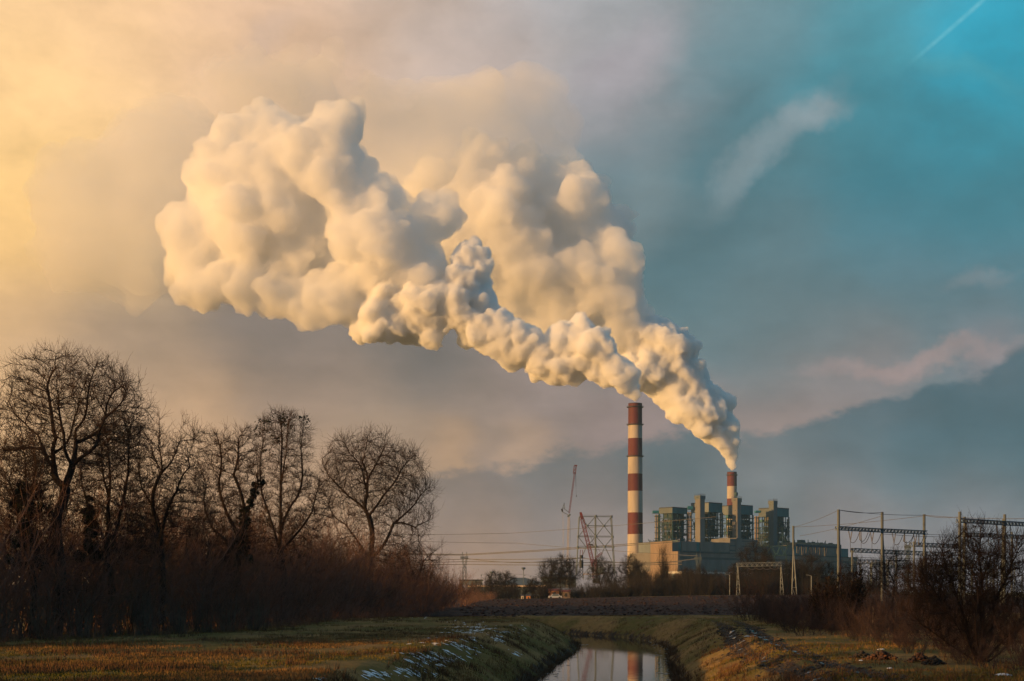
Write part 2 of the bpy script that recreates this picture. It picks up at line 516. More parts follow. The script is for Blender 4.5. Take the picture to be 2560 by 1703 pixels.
# water
m = bpy.data.materials.new('canal_water'); m.use_nodes = True
T = NT(m.node_tree); b = m.node_tree.nodes['Principled BSDF']
b.inputs['Base Color'].default_value = (0.012, 0.014, 0.010, 1)
b.inputs['Roughness'].default_value = 0.035
b.inputs['IOR'].default_value = 1.45
tc = T.add('ShaderNodeTexCoord').outputs['Object']
bn = T.add('ShaderNodeBump'); bn.inputs['Distance'].default_value = 0.004
T.put(bn.inputs['Height'], T.noise(T.v('MULTIPLY', tc, (1.0, 0.8, 1.0)), 1.3, 3.0, 0.5))
T.l.new(bn.outputs[0], b.inputs['Normal'])
WATER = m
wx, wy = [], []
def canal_strip(hw, z):
    pts = []
    pl = [np.array(q, float) for q in CANAL]
    dense = []
    for a, b_ in zip(pl[:-1], pl[1:]):
        k = max(2, int(np.linalg.norm(b_ - a) / 2))
        for i in range(k): dense.append(a + (b_ - a) * i / k)
    dense.append(pl[-1]); dense = np.array(dense)
    tg = np.gradient(dense, axis=0); tg /= np.linalg.norm(tg, axis=1)[:, None]
    nr = np.stack([-tg[:, 1], tg[:, 0]], 1)
    L, R = dense + nr * hw, dense - nr * hw
    V = np.concatenate([np.c_[L, np.full(len(L), z)], np.c_[R, np.full(len(R), z)]])
    n = len(L)
    Fc = np.array([(n + i, n + i + 1, i + 1, i) for i in range(n - 1)])
    return mesh_np('water', V, Fc)
tag(link('water', canal_strip(HALF + 1.6, WATER_Z), None, WATER), kind='structure')

# thin scum and ice along the shore
def flakes(name, pts, mat, size, lift, seed, elong=1.0, ang=0.0, label=None, kind='stuff', follow=True):
    r = random.Random(seed)
    mb = MB()
    for (x, y, s) in pts:
        n = 7
        a0_ = r.uniform(0, 6.28)
        ring = []
        for i in range(n):
            q = a0_ + 2 * math.pi * i / n
            rr = size * s * r.uniform(0.55, 1.25)
            lx, ly = math.cos(q) * rr * elong, math.sin(q) * rr
            ca_, sa_ = math.cos(ang), math.sin(ang)
            ring.append((x + lx * ca_ - ly * sa_, y + lx * sa_ + ly * ca_))
        xs_ = np.array([p_[0] for p_ in ring] + [x]); ys_ = np.array([p_[1] for p_ in ring] + [y])
        zz = (hgt(xs_, ys_) if follow else np.full(n + 1, WATER_Z)) + lift
        zz[-1] += lift * 0.8
        v = [(xs_[i], ys_[i], zz[i]) for i in range(n + 1)]
        mb.add(v, [(i, (i + 1) % n, n) for i in range(n)])
    o = mb.build(name, mat)
    return tag(o, label=label, kind=kind)
# ------------------------------------------------------------------ trees
def tubes(A, B, ra, rb, n):
    """many tapered prisms at once; A,B (k,3)"""
    k = len(A)
    if k == 0: return np.zeros((0, 3)), np.zeros((0, 4), int)
    d = B - A
    L = np.linalg.norm(d, axis=1, keepdims=True); L[L < 1e-9] = 1e-9
    d = d / L
    A = A - d * (ra[:, None] * 0.3)
    up = np.where(np.abs(d[:, 2:3]) < 0.9, np.array([[0, 0, 1.0]]), np.array([[1.0, 0, 0]]))
    s = np.cross(d, up); s /= np.linalg.norm(s, axis=1, keepdims=True)
    t = np.cross(s, d)
    V = np.zeros((k, 2 * n, 3))
    for i in range(n):
        q = 2 * math.pi * i / n
        o = s * math.cos(q) + t * math.sin(q)
        V[:, i] = A + o * ra[:, None]
        V[:, n + i] = B + o * rb[:, None]
    base = (np.arange(k) * 2 * n)[:, None]
    Fs = [np.concatenate([base + i, base + (i + 1) % n, base + n + (i + 1) % n, base + n + i], 1) for i in range(n)]
    return V.reshape(-1, 3), np.concatenate(Fs)

def tube_mesh(name, segs):
    """segs: list of (A, B, ra, rb) arrays, split by thickness into finer or coarser prisms"""
    A, B, ra, rb = (np.concatenate([s[i] for s in segs]) for i in range(4))
    Vs, Fs, n = [], [], 0
    for lo, hi, k in ((0.09, 99, 9), (0.03, 0.09, 5), (0, 0.03, 3)):
        sel = (ra >= lo) & (ra < hi)
        V, Fc = tubes(A[sel], B[sel], ra[sel], rb[sel], k)
        Vs.append(V); Fs.append(Fc + n); n += len(V)
    return mesh_np(name, np.concatenate(Vs), np.concatenate(Fs))

def colonize(skel, attr, step, influence, kill, rng, tropism=0.12, iters=190, maxn=14000):
    """grow a branch graph from a skeleton towards the attraction points"""
    pos, par = [], []
    ends = {}
    for line in skel:
        line = [np.array(q, float) for q in line]
        key = tuple(np.round(line[0], 2))
        last = ends.get(key)
        if last is None and pos:
            last = int(np.argmin([np.linalg.norm(p_ - line[0]) for p_ in pos]))
        if last is None:
            pos.append(line[0]); par.append(-1); last = 0
        for a, b in zip(line[:-1], line[1:]):
            m_ = max(1, int(round(np.linalg.norm(b - a) / step)))
            off = rng.normal(size=3) * 0.06 * np.linalg.norm(b - a)
            for i in range(1, m_ + 1):
                t = i / m_
                q = a + (b - a) * t + off * math.sin(t * math.pi)
                pos.append(q); par.append(last); last = len(pos) - 1
            ends[tuple(np.round(b, 2))] = last
    pos = list(pos); kidc = {}
    bd = np.full(len(attr), 1e9); bi = np.zeros(len(attr), int)
    alive = np.ones(len(attr), bool)
    done = 0
    dirs = [np.zeros(3)] * len(pos)
    dirs = [pos[i] - pos[par[i]] if par[i] >= 0 else np.array([0, 0, 1.0]) for i in range(len(pos))]
    for it in range(iters):
        new = np.array(pos[done:])
        if len(new) == 0: break
        dd = np.linalg.norm(attr[:, None] - new[None], axis=2)
        j = dd.argmin(1); dm = dd[np.arange(len(attr)), j]
        up = dm < bd
        bd[up] = dm[up]; bi[up] = j[up] + done
        done = len(pos)
        alive &= bd > kill
        act = alive & (bd < influence)
        if not act.any() or len(pos) > maxn: break
        P_ = np.array(pos)
        v = attr[act] - P_[bi[act]]
        v /= np.linalg.norm(v, axis=1, keepdims=True)
        acc = {}
        for idx, vec in zip(bi[act], v):
            acc[idx] = acc.get(idx, 0) + vec
        for idx, vec in acc.items():
            kidc[idx] = kidc.get(idx, 0) + 1
            if kidc[idx] > 3: continue
            pd = dirs[idx] / (np.linalg.norm(dirs[idx]) + 1e-9)
            vec = vec / (np.linalg.norm(vec) + 1e-9)
            q = vec + 0.75 * pd + np.array([0, 0, tropism]) + rng.normal(size=3) * 0.20
            q /= np.linalg.norm(q)
            npos = P_[idx] + q * step
            pos.append(npos); par.append(int(idx)); dirs.append(q)
    return np.array(pos), np.array(par)

def grow_twigs(pos, par, rad, rng, count, length, r0, thr=0.035, levels=2, up=0.35):
    """fine twigs springing from the thin wood"""
    segs = []
    cand = np.where((rad < thr) & (par >= 0))[0]
    if len(cand) == 0: return segs
    src = rng.choice(cand, count)
    d0 = pos[src] - pos[par[src]]
    d0 /= np.linalg.norm(d0, axis=1, keepdims=True) + 1e-9
    P0_ = pos[src] + (pos[par[src]] - pos[src]) * rng.uniform(0, 1, (count, 1))
    cur, d, L, r = P0_, d0, length * rng.uniform(0.5, 1.3, count), np.full(count, r0)
    for lv in range(levels):
        k = 2
        d = d + rng.normal(size=d.shape) * 0.62 + np.array([0, 0, up])
        d /= np.linalg.norm(d, axis=1, keepdims=True)
        start = cur.copy(); mids = []
        for i in range(k):
            nx_ = start + d * (L / k)[:, None]
            segs.append((start, nx_, r * (1 - 0.25 * i), r * (1 - 0.25 * (i + 1))))
            mids.append((start, nx_))
            d = d + rng.normal(size=d.shape) * 0.16 + np.array([0, 0, up * 0.3])
            d /= np.linalg.norm(d, axis=1, keepdims=True)
            start = nx_
        # side shoots of the next level
        a, b = mids[rng.integers(0, len(mids))]
        t = rng.uniform(0, 1, (len(a), 1))
        cur = a + (b - a) * t
        L = L * 0.62; r = r * 0.75
    return segs

BARK = pbr('bark', (0.050, 0.036, 0.028), (0.024, 0.018, 0.016), 3.0, 0.9, 0.02, 14.0, spec=0.2)
TWIG = pbr('twig_bark', (0.060, 0.036, 0.026), (0.028, 0.019, 0.016), 0.8, 0.9, spec=0.15)
IVY = pbr('ivy_leaf', (0.018, 0.026, 0.012), (0.008, 0.012, 0.007), 2.0, 0.7, spec=0.2)

def leaf_mass(name, centres, radii, count, size, rng, mat, parent, kind=None, spiky=0.0):
    c = np.array(centres); r = np.array(radii)
    w = r ** 2; w = w / w.sum()
    k = rng.choice(len(c), count, p=w)
    d = rng.normal(size=(count, 3)); d /= np.linalg.norm(d, axis=1, keepdims=True)
    p = c[k] + d * (r[k] * rng.uniform(0.35, 1.0, count) ** 0.6)[:, None]
    n = rng.normal(size=(count, 3)); u = np.cross(d, n); u /= np.linalg.norm(u, axis=1, keepdims=True)
    v = np.cross(u, n); v /= np.linalg.norm(v, axis=1, keepdims=True)
    if spiky:
        v = d * spiky + v * 0.4 + np.array([0, 0, 0.5 * spiky])
        v /= np.linalg.norm(v, axis=1, keepdims=True)
    s = size * rng.uniform(0.6, 1.4, (count, 1))
    ks = 2.2 if spiky else 1.0
    V = np.stack([p - u * s * 0.5, p + u * s * 0.5, p + v * s * ks], 1).reshape(-1, 3)
    Fc = np.arange(count * 3).reshape(-1, 3)
    return link(name, mesh_np(name, V, Fc), parent, mat)

def make_tree(label, Y, base_px, skel_px, crown_px, seed, n_attr=1500, step=0.38, twigs=5000, trunk_r=0.4, ivy=None,
              twig_len=0.9, depth=0.8, name='bare_tree', kill=None, group=None, min_r=0.0130, upt=0.38, hollow=0.3, dense=True):
    n_attr = int(n_attr * 1.5); twigs = int(twigs * 0.62); step *= 0.9; min_r *= 0.95
    rng = np.random.default_rng(seed)
    base = P(base_px[0], base_px[1], Y)
    base[2] = hgt(base[0], base[1]) - 0.1
    def q3(px, py, dyy=0.0): return P(px, py, Y) + np.array([0, dyy, 0])
    skel = []
    for line in skel_px:
        pl = []
        for q in line:
            pl.append(base if q == 'base' else q3(*q))
        skel.append(pl)
    attrs = []
    vol = np.array([c[2] * c[3] * min(c[2], c[3]) for c in crown_px], float); vol /= vol.sum()
    for (cx_, cy_, rx, ry), vv in zip(crown_px, vol):
        n = int(n_attr * vv)
        d = rng.normal(size=(n, 3)); d /= np.linalg.norm(d, axis=1, keepdims=True)
        rr = rng.uniform(hollow ** 3, 1, (n, 1)) ** (1 / 3)
        pr = d * rr
        c = P(cx_, cy_, Y)
        kx, kz = rx / F * Y, ry / F * Y
        attrs.append(np.stack([c[0] + pr[:, 0] * kx, c[1] + pr[:, 1] * min(kx, kz) * depth, c[2] + pr[:, 2] * kz], 1))
    attr = np.concatenate(attrs)
    pos, par = colonize(skel, attr, step, 5.0, kill or step * 1.35, rng)
    n = len(pos)
    acc = np.zeros(n)
    kids = np.bincount(par[par >= 0], minlength=n)
    order = np.arange(n)[::-1]
    e = 2.08
    for i in order:
        if acc[i] == 0: acc[i] = min_r ** e
        if par[i] >= 0: acc[par[i]] += acc[i]
    rad = acc ** (1 / e)
    rad = rad * (1 + (trunk_r / rad[0] - 1) * np.clip((rad - min_r) / (rad[0] - min_r), 0, 1) ** 0.8)
    child = np.where(par >= 0)[0]
    A, B = pos[par[child]], pos[child]
    rb = rad[child]; ra = np.minimum(rad[par[child]], rb * 1.35 + 0.004)
    t = thing(name, base, label, 'tree', group)
    big = rb > 0.09
    link('trunk', tube_mesh('trunk', [(A[big], B[big], ra[big], rb[big])]), t, BARK)
    segs = [(A[~big], B[~big], ra[~big], rb[~big])]
    segs += grow_twigs(pos, par, rad, rng, twigs, twig_len, min_r * 0.85, thr=0.06, up=upt)
    link('crown', tube_mesh('crown', segs), t, TWIG)
    if ivy:
        cs, rs = [], []
        for (px, py, r) in ivy:
            cs.append(P(px, py, Y)); rs.append(r / F * Y)
        cs2, rs2 = [], []
        for c_, r_ in zip(cs, rs):
            for _q in range(5):
                cs2.append(c_ + rng.normal(size=3) * r_ * 0.6); rs2.append(r_ * rng.uniform(0.35, 0.9))
        leaf_mass('ivy' if dense else 'dead_leaves', cs2, rs2, 3400 if dense else 420, 0.17, rng, IVY, t)
    return t

T1 = [['base', (149, 1400), (149, 1275), (163, 1222)],
      [(163, 1222), (143, 1206, .5), (123, 1166, 1), (120, 1131, 1), (132, 1094, .6), (123, 1036, .5), (119, 993, .3), (138, 922, 0), (140, 885, 0)],
      [(123, 1166, 1), (89, 1117, 1.5), (72, 1080, 1.8), (37, 1050, 2), (5, 1022, 2)],
      [(163, 1222), (172, 1209, -.5), (187, 1166, -.5), (172, 1123, -1.0), (168, 1071, -1.2), (163, 999, -1.4)],
      [(187, 1166, -.5), (192, 1108, -.2), (189, 1074, 0), (212, 1008, .5), (230, 915, .8)],
      [(187, 1166, -.5), (218, 1145, -1), (258, 1111, -1.4), (281, 1051, -1.6), (335, 992, -1.8)],
      [(192, 1108, -.2), (244, 1071, .6), (255, 1010, 1.0), (296, 957, 1.4)],
      [(120, 1131, 1), (150, 1080, 2.2), (160, 1010, 3), (180, 940, 3)],
      [(89, 1117, 1.5), (60, 1120, -.5), (20, 1130, -1.5)]]
make_tree('tallest bare tree at the far left, its trunk forking low into a wide rounded crown', 94, (138, 1600), T1,
          [(180, 1050, 200, 165), (120, 940, 120, 70), (250, 960, 95, 62), (50, 1100, 90, 90), (305, 1060, 78, 100), (120, 1250, 120, 70)], 3, 2700, twigs=12000, trunk_r=0.36)
make_tree('ivy-wrapped tree with thin upper limbs at the left edge of the picture', 91, (70, 1600),
          [['base', (78, 1420), (80, 1250)], [(80, 1250), (50, 1190, 1), (48, 1130, 1)], [(80, 1250), (100, 1180, -1), (95, 1110, -1)],
           [(78, 1420), (30, 1300, 1), (8, 1200, 1)]],
          [(60, 1200, 85, 110), (10, 1270, 50, 120), (90, 1340, 70, 80)], 5, 1100, twigs=5000, trunk_r=0.20,
          ivy=[(76, 1240, 26), (72, 1280, 24), (70, 1320, 26), (74, 1360, 28), (98, 1270, 16), (70, 1400, 30)])
make_tree('slender many-stemmed tree with upright limbs right of the tallest tree', 100, (268, 1590),
          [['base', (268, 1400), (270, 1270)], [(270, 1270), (250, 1200, 1), (245, 1120, 1), (240, 1060, 1)],
           [(270, 1270), (285, 1190, -1), (280, 1110, -1)], [(268, 1400), (300, 1280), (320, 1180), (322, 1090)], [(268, 1400), (230, 1300), (205, 1210)]],
          [(285, 1190, 95, 150), (320, 1110, 50, 90), (240, 1220, 70, 130), (300, 1340, 90, 80)], 8, 1900, twigs=8000, trunk_r=0.24, ivy=[(225, 1250, 10), (226, 1275, 13), (228, 1300, 16), (230, 1330, 19), (226, 1360, 20), (232, 1390, 22)])
make_tree('crooked tree with curling top branches between the two rounded crowns', 104, (405, 1590),
          [['base', (400, 1350), (405, 1180), (397, 1120), (398, 1040)], [(405, 1180), (430, 1130, 1), (440, 1100, 1), (480, 1095, 1), (474, 1060, 1)],
           [(400, 1350), (450, 1230, -1), (482, 1170, -1), (492, 1110, -1), (498, 1090, -1)], [(405, 1180), (370, 1120, 1), (352, 1075, 1)],
           [(400, 1350), (350, 1220, 0.5), (345, 1150, .5)], [(480, 1095, 1), (440, 1075, 1), (455, 1050, 1)]],
          [(410, 1180, 95, 95), (395, 1080, 30, 55), (480, 1130, 28, 60), (350, 1120, 36, 60), (440, 1260, 95, 100), (380, 1320, 80, 90)], 11, 1700, twigs=6500, trunk_r=0.24)
make_tree('leaning ivy-covered tree with spreading top left of the leafy-topped tree', 121, (575, 1585),
          [['base', (600, 1400), (612, 1280), (640, 1215)], [(600, 1400), (560, 1280, 1), (545, 1180, 1), (540, 1100, 1)], [(612, 1280), (590, 1190, -1), (600, 1110, -1)],
           [(600, 1400), (530, 1320, 0), (515, 1220, 0)]],
          [(575, 1210, 95, 130), (535, 1150, 55, 80), (610, 1120, 50, 75), (560, 1340, 90, 90)], 14, 2000, twigs=9000, trunk_r=0.34,
          ivy=[(611, 1300, 15), (614, 1275, 14), (622, 1250, 13), (632, 1230, 12), (603, 1330, 18), (600, 1360, 20), (598, 1390, 24), (643, 1214, 10), (655, 1208, 8)])
make_tree('dense upright tree with a few dead leaves left in its narrow top', 135, (700, 1580),
          [['base', (700, 1380), (702, 1220), (705, 1100), (700, 1045)], [(700, 1380), (740, 1240, 1), (750, 1140, 1), (755, 1070, 1)],
           [(700, 1380), (660, 1240, -1), (655, 1150, -1), (660, 1080, -1)], [(702, 1220), (725, 1130, -2), (730, 1060, -2)], [(700, 1380), (780, 1280, 0), (800, 1200, 0)]],
          [(705, 1150, 78, 130), (695, 1070, 55, 48), (745, 1110, 45, 80), (740, 1270, 100, 90), (690, 1350, 90, 80)], 17, 2400, twigs=11000, trunk_r=0.28,
          ivy=[(672, 1065, 26), (700, 1050, 26), (755, 1050, 22), (680, 1115, 30), (640, 1075, 14)], dense=False)
make_tree('broad fan-shaped bare tree, rightmost of the tall trees on the left', 200, (925, 1540),
          [['base', (925, 1400), (922, 1290), (918, 1235)], [(918, 1235), (905, 1180, 1), (870, 1130, 1.5), (845, 1095, 2)], [(918, 1235), (935, 1170, 0), (960, 1120, 0), (965, 1080, 0)],
           [(922, 1290), (960, 1240, -1), (1000, 1190, -2), (1030, 1150, -2)], [(922, 1290), (870, 1240, 1), (820, 1190, 2), (800, 1150, 2)],
           [(925, 1400), (985, 1310, -1), (1040, 1260, -1), (1075, 1220, -1)], [(918, 1235), (910, 1160, -2), (925, 1090, -2)], [(925, 1400), (860, 1310, 2), (815, 1250, 2)],
           [(985, 1310, -1), (1040, 1320, -1), (1080, 1300, -1)]],
          [(930, 1210, 140, 115), (900, 1140, 95, 58), (1000, 1180, 70, 75), (960, 1330, 120, 70), (840, 1230, 60, 105), (1030, 1260, 60, 90), (900, 1400, 150, 60)], 21, 3000, step=0.62, twigs=13000, trunk_r=0.5, twig_len=1.6, min_r=0.021)
make_tree('low leaning tree with long whips at the right end of the left thicket', 216, (1030, 1545),
          [['base', (1040, 1450), (1060, 1400), (1090, 1375), (1108, 1360)], [(1040, 1450), (1020, 1400, 1), (1010, 1370, 1)], [(1060, 1400), (1095, 1400, 0), (1118, 1388, 0)]],
          [(1045, 1410, 60, 50), (1010, 1430, 60, 60)], 23, 600, step=0.5, twigs=2600, trunk_r=0.2, twig_len=1.7, min_r=0.017)

# wood goes on unseen past the left edge, added to shade the right bank
WOOD = [o for o in bpy.data.objects if o.name.startswith('bare_tree') and o.type == 'EMPTY' and o.location.x < -15]
for i, (x, yy, rz) in enumerate([(-37, 74, 2.0), (-40, 66, 0.6), (-39, 57, 4.0), (-42, 48, 1.2), (-41, 38, 3.1), (-44, 28, 5.0), (-43, 18, 0.3)]):
    src = WOOD[i % len(WOOD)]
    t = src.copy(); COL.objects.link(t); t.location = (x, yy, 0.3); t.rotation_euler = (0, 0, rz)
    t['label'] = 'unseen bare tree added to the wood beyond the left picture edge for shade'; t['group'] = 'unseen trees added beyond the left edge for shade'
    for ch in src.children:
        c_ = ch.copy(); COL.objects.link(c_); c_.parent = t

# ------------------------------------------------------------------ shrubs: prototypes near the origin, copied
def shrub_mesh(name, seed, H, R, stems, kids, r0, lean=0.5, curl=0.25, levels=3, upw=0.25):
    rng = np.random.default_rng(seed)
    segs = []
    n = stems
    ang = rng.uniform(0, 6.283, n); rr = R * 0.35 * np.sqrt(rng.uniform(0, 1, n))
    p = np.stack([np.cos(ang) * rr, np.sin(ang) * rr, np.full(n, -0.15)], 1)
    d = np.stack([np.cos(ang) * lean * rng.uniform(0, 1, n), np.sin(ang) * lean * rng.uniform(0, 1, n), np.ones(n)], 1)
    L = H * rng.uniform(0.55, 1.05, n); r = r0 * rng.uniform(0.6, 1.2, n)
    for lv in range(levels):
        k = 6 if lv == 0 else 4 if lv == 1 else 3
        d = d / np.linalg.norm(d, axis=1, keepdims=True)
        pts = [p]
        for i in range(k):
            q = p + d * (L / k)[:, None]
            segs.append((p, q, r * (1 - 0.8 * i / k), r * (1 - 0.8 * (i + 1) / k)))
            d = d + rng.normal(size=d.shape) * curl + np.array([0, 0, upw * (0.3 if lv == 0 else 1)])
            d = d / np.linalg.norm(d, axis=1, keepdims=True)
            p = q; pts.append(p)
        if lv == levels - 1: break
        m_ = kids[lv]
        idx = np.repeat(np.arange(n), m_)
        t = rng.uniform(0.12 if lv == 0 else 0.1, 1.0, len(idx)) * k
        ii = np.minimum(t.astype(int), k - 1); ff = (t - ii)[:, None]
        st = np.stack(pts)
        p = st[ii, idx] * (1 - ff) + st[ii + 1, idx] * ff
        dd = st[ii + 1, idx] - st[ii, idx]; dd /= np.linalg.norm(dd, axis=1, keepdims=True)
        s = rng.normal(size=dd.shape)
        d = dd * 0.8 + s * 0.5
        L = L[idx] * rng.uniform(0.25, 0.5, len(idx)) * (1.15 - 0.6 * t / k)
        r = np.maximum(r[idx] * (1 - 0.7 * t / k) * 0.55, 0.006)
        n = len(idx)
    V = tube_mesh(name, segs)
    return V

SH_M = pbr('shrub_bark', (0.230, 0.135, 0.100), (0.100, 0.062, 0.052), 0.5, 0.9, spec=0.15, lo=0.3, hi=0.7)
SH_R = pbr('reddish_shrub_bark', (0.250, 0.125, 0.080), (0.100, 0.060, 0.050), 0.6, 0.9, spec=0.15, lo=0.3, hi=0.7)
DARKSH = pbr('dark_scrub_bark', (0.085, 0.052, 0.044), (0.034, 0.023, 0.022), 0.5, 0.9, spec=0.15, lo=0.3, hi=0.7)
CANE = pbr('pale_cane', (0.17, 0.13, 0.09), (0.08, 0.055, 0.04), 1.0, 0.85, spec=0.2)
def proto(nm, me, mat):
    me.materials.clear(); me.materials.append(mat); return me
THICK = [proto('s', shrub_mesh('thicket_shrub', 100 + i, 6.6, 2.8, 15, (12, 5), 0.036, 0.8, 0.26), SH_M if i % 2 else SH_R) for i in range(5)]
CANES = proto('c', shrub_mesh('cane_stand', 130, 3.6, 2.4, 46, (3, 2), 0.024, 0.22, 0.07, 2), CANE)
LOW_S = [proto('l', shrub_mesh('low_shrub', 140 + i, 2.3, 1.9, 22, (8, 4), 0.016, 0.8, 0.24), SH_M) for i in range(3)]
THICK[4].materials.clear(); THICK[4].materials.append(pbr('tan_shrub_bark', (0.20, 0.115, 0.065), (0.09, 0.055, 0.035), 0.5, 0.9, spec=0.15))
BRAM = proto('b', shrub_mesh('bramble', 150, 1.3, 2.0, 30, (6, 3), 0.011, 1.6, 0.40, 3, 0.0), SH_R)

def put(name, me, x, y, rz, s, sz=1.0, label=None, cat='shrub', group=None, z=None):
    o = bpy.data.objects.new(name, me)
    COL.objects.link(o)
    zz = float(hgt(x, y)) if z is None else z
    o.location = (x, y, zz); o.rotation_euler = (0, 0, rz); o.scale = (s, s, s * sz)
    if y > 0 and x > 12 and y < 200:      # the same shrubs get a darker bark on the right
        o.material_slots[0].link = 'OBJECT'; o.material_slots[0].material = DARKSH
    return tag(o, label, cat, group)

rs = random.Random(5)
def edge_left(y):
    """front edge of the left thicket"""
    return np.interp(y, [60, 81, 110, 159, 205, 260, 420], [-34, -28.6, -19.8, -17, -11.5, -10.5, -14])
GL = 'shrubs of the thicket below the left trees'
LANDL = [(40, 'at the left picture edge'), (115, 'below the ivy-wrapped tree'), (200, 'below the tallest bare tree'), (240, 'right of the tallest trunk'), (330, 'below the slender many-stemmed tree'), (450, 'below the crooked tree'),
         (520, 'in the dip right of the crooked tree'), (640, 'below the leaning ivy-covered tree'), (760, 'below the dense upright tree'), (850, 'between the upright and the fan-shaped tree'), (1000, 'below the broad fan-shaped tree'), (1400, 'at the right end of the left wood')]
LANDR = [(1960, 'next to the white gantry'), (2030, 'left of the jagged evergreen'), (2110, 'under the jagged evergreen'), (2180, 'under the slanting evergreen tip'), (2270, 'under the thin leafless tree'), (2330, 'behind the rubble heaps'), (2420, 'left of the large bush'),
         (2500, 'under the large bush'), (9999, 'at the right picture edge')]
LANDB = [(1200, 'beside the left thicket end'), (1290, 'before the left part of the hall'), (1350, 'by the small orange hut'), (1410, 'by the pale parked car'), (1450, 'below the thin tall crane'), (1550, 'under the steel frame'), (1630, 'under the tall chimney'),
         (1690, 'around the poplar'), (1780, 'before the machine hall middle'), (1840, 'left of the white gantry'), (1960, 'behind the white gantry'), (2030, 'by the tall white A-frame pole'), (2130, 'under the first tall gantry post'), (2240, 'under the second tall gantry post'), (2340, 'under the third tall gantry post'), (9999, 'behind the large bush')]
def land(px, table):
    for q, s in table:
        if px < q: return s
def pxof(x, y): return CX + x / y * F
LB = {0: 'bare brown shrub in the front row of the thicket below the left trees', 1: 'bare shrub deeper inside the thicket below the left trees',
      2: 'bare shrub hidden among the trunks at the back of the left thicket'}
y = 70.0
while y < 255:
    e = float(edge_left(y))
    for row in range(5):
        if row == 4 and y > 180: continue
        x = e - 1.8 - row * 3.4 + rs.uniform(-0.8, 0.8)
        yy = y + rs.uniform(-1.2, 1.2)
        s = (1.05, 1.42, 1.6, 1.75, 1.85)[row] * rs.uniform(0.85, 1.15) * (1.0 if y < 140 else 1.12 if y < 215 else 0.95)
        put('thicket_shrub', rs.choice(THICK), x, yy, rs.uniform(0, 6.28), s, rs.uniform(0.95, 1.15), ('front-row bare brown shrub ', 'second-row bare shrub ', 'bare shrub deep in the thicket ', 'bare shrub deeper still among the trunks ', 'bare shrub at the far back ')[row] + land(pxof(x, yy), LANDL), 'shrub', GL)
    y += 4.0 if y < 140 else 5.0
for i in range(26):
    yy = 80 + i * 5.2
    x = float(edge_left(yy)) + rs.uniform(-0.8, 0.5)
    put('low_shrub', rs.choice(LOW_S), x, yy, rs.uniform(0, 6.28), rs.uniform(0.8, 1.2), 1, 'low brown bush at the grass edge ' + land(pxof(x, yy), LANDL), 'shrub', 'low bushes along the left thicket')
for i in range(30):
    yy = 78 + i * 3.4 + rs.uniform(-1, 1)
    x = float(edge_left(yy)) + rs.uniform(0.1, 1.3)
    put('bramble', BRAM, x, yy, rs.uniform(0, 6.28), rs.uniform(0.7, 1.1), 1, 'arching reddish bramble on the grass edge ' + land(pxof(x, yy), LANDL), 'bramble', 'brambles along the left thicket')
for i in range(9):
    x, yy = -29.2 + i * 1.25 + rs.uniform(-.3, .3), 82 + i * 3.2
    put('cane_stand', CANES, x - 0.3, yy, rs.uniform(0, 6.28), rs.uniform(0.85, 1.1), 1, 'stand of pale upright canes ' + land(pxof(x, yy), LANDL), 'cane', 'pale cane stands in the left thicket')
# younger trees that fill the wood behind
for i in range(11):
    yy = 90 + i * 8.5 + rs.uniform(-2, 2)
    x = float(edge_left(yy)) - 5 - rs.uniform(0, 5)
    b_ = (x / yy * F + CX, HY + (CAMZ - 0.4) / yy * F)
    hh = rs.uniform(8, 11.5) / yy * F; w_ = rs.uniform(2.0, 3.2) / yy * F
    top = b_[1] - hh
    WHERE = ['left of the tallest tree', 'behind the tallest tree', 'right of the tallest tree', 'left of the crooked tree', 'behind the crooked tree', 'right of the crooked tree',
             'left of the leaning ivy-covered tree', 'behind the leaning ivy-covered tree', 'behind the dense upright tree', 'right of the dense upright tree', 'behind the broad fan-shaped tree']
    make_tree('young thin bare tree in the left wood, ' + WHERE[i], yy, b_,
              [['base', (b_[0] + rs.uniform(-8, 8), b_[1] - hh * 0.35), (b_[0] + rs.uniform(-20, 20), b_[1] - hh * 0.7)],
               [(b_[0], b_[1] - hh * 0.35), (b_[0] + w_ * 0.5, b_[1] - hh * 0.62, 1)], [(b_[0], b_[1] - hh * 0.3), (b_[0] - w_ * 0.5, b_[1] - hh * 0.6, -1)]],
              [(b_[0], top + hh * 0.38, w_, hh * 0.38), (b_[0] + w_ * 0.3, top + hh * 0.62, w_ * 0.9, hh * 0.3)], 60 + i, 330, step=0.50, twigs=1700, trunk_r=0.12, name='young_tree', group='young trees in the left wood')
for i in range(8):  # shadow-casting shrubs added out of view, so the right bank falls in shade
    for row in range(3):
        yy = 8 + i * 3.1 + rs.uniform(-1, 1)
        put('thicket_shrub', THICK[(i + row) % 5], -36.5 - row * 2.6 + rs.uniform(-.6, .6), yy, rs.uniform(0, 6.28), rs.uniform(1.25, 1.5), 1.05, 'unseen bare shrub added to the wood beyond the left picture edge for shade', 'shrub', 'unseen shrubs added beyond the left picture edge for shade')
# end of the thicket above the canal
for i, (px, yy, s) in enumerate([(1085, 225, 1.3), (1110, 240, 1.35), (1140, 262, 1.3), (1166, 280, 1.15), (1060, 230, 1.3), (1125, 300, 1.2), (1095, 290, 1.35)]):
    put('thicket_shrub', THICK[i % 5], (px - CX) / F * yy, yy, i * 1.3, s, 1.0, 'rounded dark bush ending the left thicket, ' + ('tallest ones' if s > 1.25 else 'lower ones') + ' above the canal bend', 'shrub', 'rounded bushes ending the left thicket')
for i in range(12):
    yy = 300 + i * 8
    put('low_shrub', LOW_S[i % 3], (1165 + i * 6 - CX) / F * yy, yy, i, rs.uniform(1.0, 1.5), 1, 'small scrubby bush at the left end of the ploughed field', 'shrub', 'scrub at the left end of the ploughed field')

